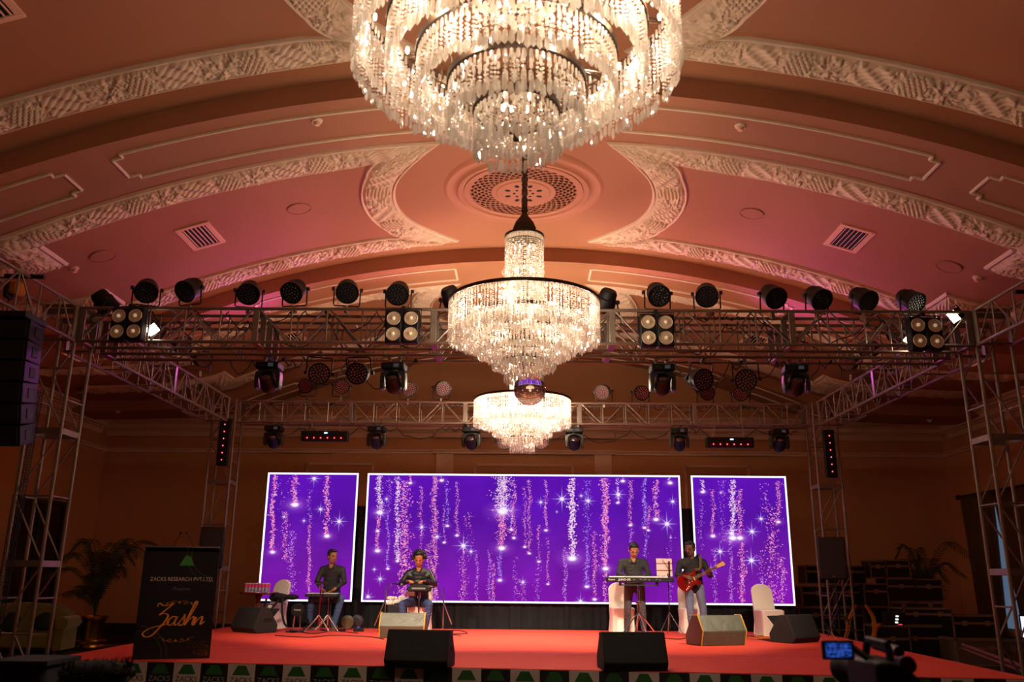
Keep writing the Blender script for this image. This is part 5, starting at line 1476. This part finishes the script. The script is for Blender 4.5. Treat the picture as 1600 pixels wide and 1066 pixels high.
floor_cable([(1185, 999), (1200, 1001), (1225, 1003), (1215, 1000), (1240, 1003)], .010, M_cable, 'black cable tangled with the orange one')

# ------------------------------------------------------------------ lectern
def lectern():
    a = onZ(213, 1029, SZ); b = onZ(322, 1031, SZ); c = (a+b)/2; w = (b-a).length; ang = R(19)
    r = empty('lectern', (c.x, c.y, SZ), ang, 'tall black lectern with gold script on its front at the left of the stage', 'lectern')
    H = onY(280, 862, c.y+.02).z-SZ
    MB().box((0, .22, H/2), (w, .44, H)).build('cabinet', M_blk, r, bevel=.006)
    MB().box((0, .2, H+.02), (w*1.0, .44, .02), rot=(R(-10), 0, 0)).build('reading_top', mat('grey reflective top', rgb(90, 80, 76), .25), r)
    gold = mat('gold print', rgb(240, 150, 50), .5, .0, var=.1); pale = mat('pale print', rgb(240, 215, 200), .5); faint = mat('faint grey print', rgb(120, 112, 108), .5); green = mat('green print', rgb(60, 150, 55), .5)
    MB().box((0, -.004, H/2), (w*.995, .006, H*.995)).build('front_panel', mat('black printed panel', rgb(11, 10, 12), .35, var=.3, scale=3), r)
    y = -.0085
    text_mesh('ZACKS RESEARCH PVT.LTD.', .068, 'lettering', pale, r, (.03, y, H*.735), (R(90), 0, 0), .0006, sx=.92)
    text_mesh('Presents', .062, 'lettering', faint, r, (.03, y, H*.645), (R(90), 0, 0), .0006, shear=.4)
    MB().prism([(-.02, H*.865), (.16, H*.865), (.11, H*.955), (.055, H*.965), (.04, H*.955)], y-.001, y).build('logo', green, r)
    # gold script word drawn with pen strokes
    def stroke(mb, pts, w0=.009, w1=.022):
        P = spline([Vector((x, 0, z)) for x, z in pts], 6); vs = []
        for i, p in enumerate(P):
            d = (P[min(i+1, len(P)-1)]-P[max(i-1, 0)]).normalized(); wd = w0+(w1-w0)*abs(d.z)**1.5*(.3 if d.x > .25 and d.z > 0 else 1)
            nn = Vector((-d.z, 0, d.x))*wd*.55
            vs += [(p.x+nn.x, y-.001, p.z+nn.z), (p.x-nn.x, y-.001, p.z-nn.z)]
        mb._add(vs, [(2*i, 2*i+1, 2*i+3, 2*i+2) for i in range(len(P)-1)])
    mb = MB(); z0 = H*.275; S = .34
    def T_(pts): return [(-.36+x*S*1.86, z0+z*S) for x, z in pts]
    for s_ in ([(.20, .80), (.23, .93), (.30, .86), (.38, .84), (.50, .92), (.44, .80), (.33, .62), (.26, .50), (.34, .56), (.42, .50), (.40, .34), (.30, .08), (.16, -.22), (.04, -.28), (-.02, -.16), (.06, -.02), (.20, .08), (.36, .14), (.46, .24)],
               [(.58, .42), (.52, .44), (.44, .30), (.44, .16), (.50, .14), (.58, .32), (.60, .44), (.56, .22), (.58, .13), (.66, .22)],
               [(.64, .20), (.72, .42), (.74, .52), (.74, .36), (.74, .20), (.68, .12), (.64, .16)],
               [(.74, .16), (.86, .50), (.96, .92), (.93, .98), (.88, .74), (.80, .36), (.76, .12), (.84, .34), (.92, .44), (.92, .30), (.90, .15), (.96, .20)],
               [(.97, .42), (.94, .24), (.93, .12), (1.0, .32), (1.08, .44), (1.08, .30), (1.06, .15), (1.14, .26)]):
        stroke(mb, T_(s_))
    mb.build('script_lettering', gold, r, smooth=0, fix=False)
    for zc_, sg in ((H*.51, 1), (H*.175, -1)):
        mb = MB()
        for sx in (-1, 1):
            stroke(mb, [(.03+sx*.02, zc_+sg*.02), (.03+sx*.07, zc_+sg*.03), (.03+sx*.10, zc_+sg*.005), (.03+sx*.07, zc_-sg*.012), (.03+sx*.06, zc_+sg*.008), (.03+sx*.12, zc_+sg*.015), (.03+sx*.16, zc_-sg*.02), (.03+sx*.22, zc_-sg*.03)], .004, .007)
            mb.prism([(.03+sx*.15+.012*math.cos(a), zc_+.012*math.sin(a)) for a in [i*PI/3 for i in range(6)]], y-.0012, y-.0002)
        mb.prism([(.03+.018*math.cos(a), zc_+sg*.012+.022*math.sin(a)) for a in [i*PI/2 for i in range(4)]], y-.0012, y-.0002)
        mb.build('scroll_ornament', mat('dull gold print', rgb(190, 124, 60), .5), r, smooth=0, fix=False)
    # thin curved line pattern and gold specks
    mb = MB()
    for cx, cz, rad, a0, a1 in ((.42, H*.98, .30, 150, 270), (.42, H*.98, .36, 160, 270), (-.44, H*.02, .32, 0, 90), (-.44, H*.02, .38, 0, 85)):
        mb.path([(min(max(cx+rad*math.cos(R(a)), -w/2+.01), w/2-.01), y, cz+rad*math.sin(R(a))) for a in np.linspace(a0, a1, 24)], .0022, n=4)
    mb.build('line_pattern', faint, r)
    mb = MB(); q = random.Random(9)
    for i in range(260):
        x = w/2-.02-abs(q.gauss(0, .12)); z = .03+abs(q.gauss(0, .12)); s_ = q.uniform(.002, .005)
        if x > -w/2: mb.box((x, y, z), (s_, .001, s_))
    mb.build('gold_specks', mat('dull gold print', rgb(190, 124, 60), .5), r)
    for px, py, bx, lb in ((283, 833, 268, 'left'), (292, 833, 305, 'right')):
        tp = onY(px, py, c.y+.1)-Vector((c.x, c.y, SZ)); bs = onY(bx, 858, c.y+.25)-Vector((c.x, c.y, SZ)); bs.z = H+.02
        m = empty('gooseneck_microphone', (c.x, c.y, SZ), 0, 'thin gooseneck microphone on the lectern, %s of the two' % lb, 'microphone')
        MB().path(spline([bs, bs.lerp(tp, .5)+Vector((0, 0, .01)), tp], 6), .005, n=6).build('neck', M_blk, m); MB().ball(tp, (.018, .018, .018), n=10).build('head', M_blk, m)
        MB().tube(bs-Vector((0, 0, .02)), bs+Vector((0, 0, .01)), .02).build('base', M_blk, m)
lectern()

# ------------------------------------------------------------------ loudspeakers
def pa_speaker(px, py, Y, rz, label, h, w, stand_to=None, cat='loudspeaker'):
    p = onY(px, py, Y)
    r = empty('loudspeaker', p, rz, label, 'loudspeaker')
    mb = MB().prism([(-w/2, -w*.42), (w/2, -w*.42), (w*.5, w*.05), (w*.3, w*.5), (-w*.3, w*.5), (-w*.5, w*.05)], -h/2, h/2, axis='z'); mb.build('cabinet', M_blkp, r, bevel=.02)
    MB().box((0, -w*.42-.006, 0), (w*.93, .012, h*.95)).build('grille', mat('dark speaker grille', rgb(22, 22, 22), .7), r, bevel=.005)
    MB().box((0, -w*.42-.014, -h*.42), (.05, .004, .02)).build('badge', M_chrome, r)
    return p
p = pa_speaker(1300, 873, 17.2, R(-18), 'black loudspeaker on a pole at the right side of the stage', .80, .50)
s = empty('speaker_stand', (p.x+.03, p.y, SZ), 0, 'black pole stand under the right loudspeaker', 'speaker stand')
MB().tube((0, 0, .05), (0, 0, p.z-SZ-.4), .02).build('pole', M_blk, s)
for a in (210, 330, 90): MB().path([(0, 0, .5), (.34*math.cos(R(a)), .34*math.sin(R(a)), .02)], .013).build('leg', M_blk, s)
p = pa_speaker(332, 856, 17.6, R(14), 'black loudspeaker beside the left far tower, behind the lectern', .80, .46)
s = empty('speaker_stand', (p.x, p.y, SZ), 0, 'black pole stand under the left loudspeaker behind the lectern', 'speaker stand')
MB().tube((0, 0, .05), (0, 0, p.z-SZ-.4), .02).build('pole', M_blk, s)
for a in (210, 330, 90): MB().path([(0, 0, .5), (.3*math.cos(R(a)), .3*math.sin(R(a)), .02)], .013).build('leg', M_blk, s)
# hanging line array with its hoist
def line_array():
    top = onY(10, 505, 10.2); x = -6.52
    r = empty('line_array', (x, 10.2, top.z), 0, 'tall black curved line array hanging at the left edge', 'line array loudspeaker')
    z = 0; a = 0; y = 0
    MB().box((0, 0, .05), (.8, .5, .08)).build('fly_frame', M_blk, r, bevel=.01)
    for i in range(6):
        a = R(2+i*2.5); h = .25
        M = T((0, y, z-h/2)) @ Matrix.Rotation(a, 4, 'X')
        c = MB(M).prism([(-.45, -.2), (.45, -.2), (.36, .28), (-.36, .28)], -h/2, h/2, axis='z').build('cabinet', M_blkp, r, bevel=.012)
        MB(M).box((0, -.21, 0), (.84, .02, h*.9)).build('grille', mat('dark speaker grille', rgb(22, 22, 22), .7), c)
        MB(M).box((.40, .03, 0), (.05, .12, h*.5)).build('side_handle', M_blkp, c)
        z -= h*1.01; y += h*math.sin(a)
    return x, top.z
lx, lz = line_array()
h = empty('chain_hoist', onY(27, 452, 10.2), 0, 'yellow electric chain hoist above the line array', 'chain hoist')
MB().box((0, 0, 0), (.15, .2, .2)).build('motor', mat('yellow hoist paint', rgb(190, 116, 20), .5), h, bevel=.05)
MB().box((-.1, 0, -.02), (.08, .16, .22)).build('gear_box', M_blk, h, bevel=.03)
def chain(mb, a, b, r_=.012, s_=.036):
    a = Vector(a); b = Vector(b); n = int((b-a).length/s_)
    for i in range(n):
        p = a.lerp(b, (i+.5)/n); ax = (i % 2)
        P = [p+Vector(((math.cos(t)*r_ if ax else 0), (0 if ax else math.cos(t)*r_), math.sin(t)*s_*.66)) for t in [k_*PI/4 for k_ in range(8)]]
        mb.path(P, .004, n=4, closed=True)
    return mb
hp = h.location
chain(MB(), (0, 0, -.1), (0, 0, lz-hp.z+.08)).build('load_chain', M_blk, h)
chain(MB(), (-.1, .02, -.1), (-.1, .02, lz-hp.z-.0)).build('load_chain', M_blk, h)
tag(MB().tube(onY(8, 431, 10.2), onY(70, 433, 10.2), .03).build('rigging_bar', M_blk), 'short black steel bar across the truss arm above the yellow hoist', 'rigging bar')
q = onY(1586, 456, 10.6); tag(MB().tube(q, q+V3(.5, 0, 0), .03).build('rigging_bar', M_blk), 'short black steel bar across the right truss arm at the picture edge', 'rigging bar')
mb = MB()
for dx in (0, .035, .07): chain(mb, (-6.20+dx, 10.6, 3.9), (-6.26+dx, 10.6, .7), .012)
tag(mb.build('loose_chain', M_blk, fix=False), 'long black hoist chain hanging down in front of the left tower', 'chain')

# ------------------------------------------------------------------ left side of the room: sofa, plant, dark window
M_sofa = mat('olive striped velvet', rgb(120, 112, 34), .7, var=.3, scale=3, sheen=.5)
c = onZ(40, 1036, 0.0); sy = 19.0; sx = onY(104, 1000, sy).x-.95
r = empty('sofa', (sx, sy, 0), R(8), 'olive green velvet sofa with a rolled arm at the far left', 'sofa')
MB().bb((-.95, -.4, .12), (.8, .35, .42)).build('seat', M_sofa, r, bevel=.05)
mb = MB().prism([(-1.0, .3), (-1.0, .85), (-.8, .98), (-.2, 1.02), (.5, .98), (.85, .8), (.85, .3)], .25, .48); mb.build('backrest', M_sofa, r, bevel=.06)
for s_ in (-1, 1):
    x = s_*.92-.06
    MB().bb((x-.09, -.42, .08), (x+.09, .4, .6)).tube((x+.03*s_, -.44, .62), (x+.03*s_, .4, .62), .13, n=18).build('arm', M_sofa, r, bevel=.01)
for x in (-.9, .8):
    for y in (-.35, .3): MB().tube((x, y, 0), (x, y, .12), .03, .04).build('leg', M_wood, r)
for px, lb in ((62, 'dark green cushion in the corner of the olive sofa'), (8, 'dark green cushion at the left end of the olive sofa')):
    q = onY(px, 1000, sy-.1); o = MB().ball((0, 0, 0), (.23, .09, .21), n=16).build('cushion', mat('dark green cushion', rgb(20, 40, 30), .8)); o.location = (q.x, sy-.02, .62); o.rotation_euler = (R(-12), 0, 0)
    tag(o, lb, 'cushion', 'cushions on the olive sofa')
M_leaf = mat('dark palm leaf', rgb(40, 62, 24), .55, var=.4, scale=6)
def palm(px, Y, ztop, label, label2, n=16, spread=1.3, seed=3, pot_h=.72):
    q = onY(px, 1000, Y); rq_ = random.Random(seed)
    pot = empty('brass_planter', (q.x, Y, 0), 0, label2, 'planter')
    MB().lathe([(.30, .0), (.31, .05), (.27, .07), (.26, .12), (.33, .14), (.33, .2), (.24, .22), (.22, pot_h-.14), (.25, pot_h-.08), (.29, pot_h-.05), (.29, pot_h), (.25, pot_h), (.22, pot_h-.08)], n=32, cap=False).build('pot', mat('polished brass', rgb(200, 150, 50), .22, 1.0, var=.1), pot)
    MB().tube((0, 0, pot_h-.1), (0, 0, pot_h-.09), .22, n=24).build('soil', M_dark, pot)
    pl = empty('potted_palm', (q.x, Y, pot_h-.1), 0, label, 'palm plant')
    for k in range(n):
        a = 2*PI*k/n+rq_.uniform(-.2, .2); H = rq_.uniform(.35, 1.0)*(ztop-pot_h); sp = rq_.uniform(.35, 1.0)*spread
        if k == 0: a = .1; sp = spread*1.25; H = (ztop-pot_h)*.98
        P = spline([(0, 0, 0), (math.cos(a)*sp*.12, math.sin(a)*sp*.12, H*.6), (math.cos(a)*sp*.5, math.sin(a)*sp*.5, H*.98), (math.cos(a)*sp, math.sin(a)*sp, H*.78)], 7)
        mb = MB(); mb.path(P, [.012-.008*i/len(P) for i in range(len(P))], n=5)
        for i in range(5, len(P)-1):
            d = (P[i+1]-P[i]).normalized(); sd = d.cross(Vector((0, 0, 1))).normalized()
            for u in (0, .5):
                p_ = P[i].lerp(P[i+1], u); Lf = .34*math.sin(PI*min(1, (i-3)/(len(P)-3)))+.1
                for s_ in (-1, 1):
                    t = p_+sd*s_*Lf*.7+d*Lf*.6-Vector((0, 0, Lf*.35)); m_ = p_.lerp(t, .5)+Vector((0, 0, .03)); wv_ = d*.014
                    mb._add([p_, m_-wv_, t, m_+wv_], [(0, 1, 2, 3)])
        mb.build('frond', M_leaf, pl, fix=False)
palm(143, 19.9, 2.55, 'tall dark potted palm left of the lectern', 'polished brass planter holding the palm by the sofa', n=18)
palm(1455, 21.8, 2.75, 'dark potted palm behind the flight cases', 'brass planter hidden behind the flight cases', n=14, spread=1.1, seed=8)
# tall dark window on the left wall, curtains and window on the right wall
w = MB().bb((-XW-.01, 20.7, .9), (-XW+.05, 22.9, 3.35)).build('window_1', mat('dark window glass', rgb(10, 9, 10), .12)); tag(w, kind='structure')
mb = MB(); 
for a, b in (((-XW, 20.6, .8), (-XW+.09, 20.72, 3.45)), ((-XW, 22.88, .8), (-XW+.09, 23.0, 3.45)), ((-XW, 20.6, 3.35), (-XW+.09, 23.0, 3.45)), ((-XW, 20.6, .8), (-XW+.09, 23.0, .9)), ((-XW, 21.77, .9), (-XW+.08, 21.83, 3.35))): mb.bb(a, b)
tag(mb.build('trim_90', mat('dark frame wood', rgb(40, 24, 18), .5)), kind='structure')
M_curt = mat('brown curtain velvet', rgb(96, 62, 34), .85, var=.25, scale=2, bump=.1)
w = MB().bb((XW-.04, 21.0, .5), (XW+.02, 22.9, 3.6)).build('window_2', mat('blue evening window', rgb(120, 160, 200), .3, emit=(.30, .48, .75, 1), estr=.22)); tag(w, kind='structure')
tag(MB().tube((XW-.18, 17.5, 3.86), (XW-.18, 23.9, 3.86), .035, n=12).ball((XW-.18, 24.0, 3.86), .07, n=14).build('curtain_rod', M_bronze), 'dark curtain rod with a ball end on the right wall', 'curtain rod')
def curtain_panel(y0, y1, y0b, y1b, lb):
    n = 60; vs = []
    for j in range(9):
        t = j/8; z = 3.84*(1-t)+.02*t
        for i in range(n+1):
            u = i/n; a = y0+(y1-y0)*u; b = y0b+(y1b-y0b)*u; y = a+(b-a)*min(1, t*1.3)**1.3
            vs.append((XW-.18-.05*math.sin(u*PI*18)-.02*math.sin(u*47+t*3), y, z))
    mb = MB()._add(vs, [(j*(n+1)+i, j*(n+1)+i+1, (j+1)*(n+1)+i+1, (j+1)*(n+1)+i) for j in range(8) for i in range(n)])
    o = mb.build('curtain', M_curt, fix=False); sm = o.modifiers.new('t', 'SOLIDIFY'); sm.thickness = .01; tag(o, lb, 'curtain')
curtain_panel(22.2, 23.9, 22.38, 23.7, 'brown velvet curtain left of the blue window gap')
curtain_panel(18.0, 22.2, 18.2, 21.8, 'brown velvet curtain right of the blue window gap, behind the right tower')

# ------------------------------------------------------------------ flight cases on the right
M_case = mat('black case laminate', rgb(16, 15, 16), .5, var=.2); M_edge2 = mat('dull aluminium edge', rgb(150, 124, 108), .45, .4)
M_edge3 = mat('grey case laminate', rgb(98, 84, 74), .6)
def case(x0, y0, x1, y1, Y, depth, label, body=None, lid=True, first=[True]):
    a = onY(x0, y1, Y); b = onY(x1, y0, Y); a.z = 0 if a.z < .2 else a.z
    w, h = b.x-a.x, b.z-a.z
    r = empty('flight_case', (a.x+w/2, Y+depth/2, a.z), 0, label, 'flight case', 'road cases stacked on the right')
    MB().box((0, 0, h/2), (w-.02, depth-.02, h-.02)).build('body', body or M_case, r)
    mb = MB(); e = .028
    for sx in (-1, 1):
        for sy in (-1, 1): mb.box((sx*(w/2-e/2), sy*(depth/2-e/2), h/2), (e, e, h))
        for z in (e/2, h-e/2): mb.box((sx*(w/2-e/2), 0, z), (e, depth, e))
    for sy in (-1, 1):
        for z in (e/2, h-e/2): mb.box((0, sy*(depth/2-e/2), z), (w, e, e))
        if lid: mb.box((0, sy*(depth/2-e/4), h*.66), (w, e/2, e*1.6))
    mb.build('edge_profile', M_edge2, r)
    for sx in ((-.25, .25) if w > .8 else (0,)):
        MB().box((sx*w, -depth/2-.004, h*.66 if lid else h*.5), (.1, .012, .1)).build('latch', M_edge2, r, bevel=.003)
    return r
case(1361, 876, 1384, 904, 20.3, .5, 'narrow black road case on the very top of the stack, left one')
case(1386, 875, 1421, 904, 20.3, .5, 'wide black road case on the very top of the stack, right one')
case(1388, 904, 1430, 941, 20.2, .6, 'black road case under the top pair')
case(1432, 905, 1472, 941, 20.2, .6, 'black road case right of the one under the top pair')
case(1352, 912, 1387, 949, 20.0, .6, 'black road case on the second level, next to the pole loudspeaker')
case(1260, 884, 1352, 913, 20.6, .6, 'long black road case behind the right loudspeaker, upper')
case(1254, 916, 1302, 949, 20.3, .6, 'black road case left of the right loudspeaker stand')
case(1304, 914, 1350, 949, 20.3, .6, 'black road case right behind the loudspeaker pole')
case(1392, 942, 1474, 951, 20.1, .7, 'shallow black road case tray under the middle pair', lid=False)
case(1250, 950, 1352, 985, 20.3, .7, 'long black road case at the bottom left of the stack', )
case(1354, 950, 1412, 1023, 20.3, .7, 'tall black road case at the bottom of the stack behind the small lit rack')
case(1414, 951, 1488, 978, 18.9, .8, 'big black road case with two latches, upper of two')
case(1414, 979, 1488, 1035, 18.9, .8, 'big black road case with two latches, lower of two')
case(1372, 978, 1421, 1034, 18.2, .6, 'small pale-edged rack case with lit switches on top')
case(1498, 1000, 1566, 1046, 18.2, .8, 'grey road case near the right tower', body=M_edge3)
case(1568, 1002, 1640, 1046, 18.4, .8, 'grey road case at the right edge of the picture', body=M_edge3)
case(1492, 962, 1560, 999, 18.4, .7, 'black road case on the grey one near the right tower')
# power distribution unit with three white lamps and a red one
q = onY(1403, 978, 18.25)
r = empty('power_switch_unit', (q.x, 18.4, q.z), 0, 'small black switch unit with three white lamps and one red lamp on the rack case', 'power unit')
MB().box((0, 0, .13), (.4, .2, .25)).build('body', M_blk, r, bevel=.01)
for i in range(3): MB().box((.0+.012*i, -.104, .06+.06*i), (.055, .01, .03)).build('white_lamp', emis('white lamp', (.85, 1, .95, 1), 1.6) if i == 0 else bpy.data.materials['white lamp'], r, smooth=0)
MB().box((.07, -.104, .02), (.08, .01, .022)).build('red_lamp', emis('red lamp', (1, .05, .1, 1), .9), r, smooth=0)
# hanging yellow cable bundles
for k, (pts, Y) in enumerate((([(1335, 945), (1326, 965), (1322, 985), (1318, 1000), (1316, 1036)], 18.0), ([(1350, 946), (1362, 965), (1364, 985), (1360, 1003), (1359, 1036)], 18.0), ([(1372, 975), (1366, 985), (1364, 1000), (1363, 1036)], 18.0))):
    mb = MB()
    for j in range(4):
        mb.path(spline([onY(a+j*1.6+rn.uniform(-1, 1), b, Y+.03*j) for a, b in pts], 5), .009, n=5)
    tag(mb.build('cable_bundle', M_yel), ['yellow cable bundle hanging left of the tower foot', 'yellow cable bundle hanging right of the tower foot', 'short yellow cable bundle beside the small rack case'][k], 'cable')
floor_cable([(1290, 985), (1300, 990), (1308, 1000), (1320, 1003)], .009, M_yel, 'yellow cable loose at the foot of the right far tower', z=SZ)
# black tower covers of pallets behind the lower right; orange bar
tag(MB().tube(onY(1505, 1008, 15.0), onY(1610, 1046, 13.0), .035).tube(onY(1505, 1014, 15.0), onY(1610, 1054, 13.0), .025).build('barrier_pole', mat('dull orange paint', rgb(110, 52, 30), .5)), 'dull orange barrier pole slanting at the lower right', 'barrier')
q = onY(1599, 980, 13.5)
r = empty('tablet_screen', (q.x+.10, 13.5, q.z), R(-35), 'small bright screen at the right edge of the picture', 'screen')
MB().box((0, 0, 0), (.26, .02, .34)).build('case', M_blk, r); MB().box((0, -.012, 0), (.22, .004, .3)).build('display', emis('bright display', (.8, .8, 1, 1), 1.2), r, smooth=0)

# ------------------------------------------------------------------ video camera in the foreground
YC = 2.7
def vcam():
    c = onY(1374, 1058, YC)
    r = empty('video_camera', c, 0, 'black video camera with a lit flip-out screen in the right foreground', 'video camera')
    MB().box((0, 0, 0), (.13, .30, .13)).build('body', M_blkp, r, bevel=.015)
    MB().lathe([(.05, 0), (.055, .1), (.065, .12), (.065, .2)], c=(0, .14, 0), n=24, rot=(R(-90), 0, 0)).build('lens', M_blkp, r)
    MB().path([(0, -.12, .065), (0, -.1, .12), (0, .08, .125), (0, .11, .07)], .014).build('handle', M_blkp, r)
    mi = MB().tube((.075, -.02, .09), (.075, .2, .1), .02, n=14).build('microphone', M_blk, r)
    MB().tube((.03, -.19, .06), (.03, -.1, .05), .03, .028, n=16).build('viewfinder', M_blk, r)
    r.scale = (.8, .8, .8)
    a = (onY(1309, 1016, YC)-c)/.8
    scn = MB().box(a, (.118, .014, .068)).build('flip_screen', M_blkp, r, bevel=.004)
    m = bpy.data.materials.new('camera display'); m.use_nodes = True; nt = m.node_tree
    for n_ in list(nt.nodes): nt.nodes.remove(n_)
    out = nt.nodes.new('ShaderNodeOutputMaterial'); e = nt.nodes.new('ShaderNodeEmission'); no = nt.nodes.new('ShaderNodeTexNoise'); no.inputs['Scale'].default_value = 7
    rp_ = nt.nodes.new('ShaderNodeValToRGB'); rp_.color_ramp.elements[0].position = .42; rp_.color_ramp.elements[0].color = rgb(10, 20, 60); rp_.color_ramp.elements[1].position = .6; rp_.color_ramp.elements[1].color = rgb(50, 90, 200)
    nt.links.new(no.outputs[0], rp_.inputs[0]); nt.links.new(rp_.outputs[0], e.inputs[0]); nt.links.new(e.outputs[0], out.inputs[0]); e.inputs[1].default_value = .8
    MB().box(a+V3(0, -.008, 0), (.094, .003, .050)).build('display', m, scn, smooth=0)
    MB().path(spline([a+V3(.055, 0, .01), V3(-.03, -.05, .05)], 3), .012).build('screen_hinge', M_blk, r)
    t = empty('tripod', (c.x, YC, 0), 0, 'dark tripod carrying the foreground video camera', 'tripod')
    MB().box((0, 0, c.z-.10), (.12, .12, .07)).build('head', M_blk, t, bevel=.01)
    for a_ in (30, 150, 270): MB().tube((0, 0, c.z-.14), (.45*math.cos(R(a_)), .45*math.sin(R(a_)), .01), .016).build('leg', M_blk, t)
    MB().tube((0.02, -.02, c.z-.1), (.3, -.35, c.z-.2), .01).build('pan_bar', M_blk, t)
    MB().path(spline([V3(.05, 0, c.z+.0), V3(.12, .05, c.z-.0), V3(.16, .05, c.z-.1), V3(.15, 0, c.z-.3)], 5), .006).build('cable', M_cable, t)
vcam()
# left foreground: mixing desk and furry microphone
a = onY(-20, 1040, 4.2); b = onY(70, 1040, 4.2)
r = empty('equipment_desk', ((a.x+b.x)/2, 4.36, 0), 0, 'black draped equipment desk in the lower left corner', 'desk')
MB().box((0, 0, a.z/2), (b.x-a.x, .3, a.z)).build('drape', M_black, r, bevel=.02); MB().box((0, 0, a.z+.01), (b.x-a.x+.02, .32, .02)).build('desktop', M_black, r)
q = onY(152, 1052, 3.6); b = MB(); rq2 = random.Random(6)
for i in range(420):
    t = rq2.uniform(0, 2*PI); x = rq2.uniform(-.13, .13); d = Vector((0, math.cos(t), math.sin(t)))*.05
    b.tube(Vector((x, 0, 0))+d*.5, Vector((x+rq2.uniform(-.02, .02), 0, 0))+d*rq2.uniform(.95, 1.25), .004, .001, n=3)
b.ball((0, 0, 0), (.15, .05, .05), n=14)
r = empty('furry_microphone', q, R(10), 'dark furry microphone windshield at the bottom left', 'microphone')
b.build('windshield', M_black, r, fix=False); MB().tube((0, 0, -.04), (0, 0, -q.z), .012).build('pole', M_blk, r)
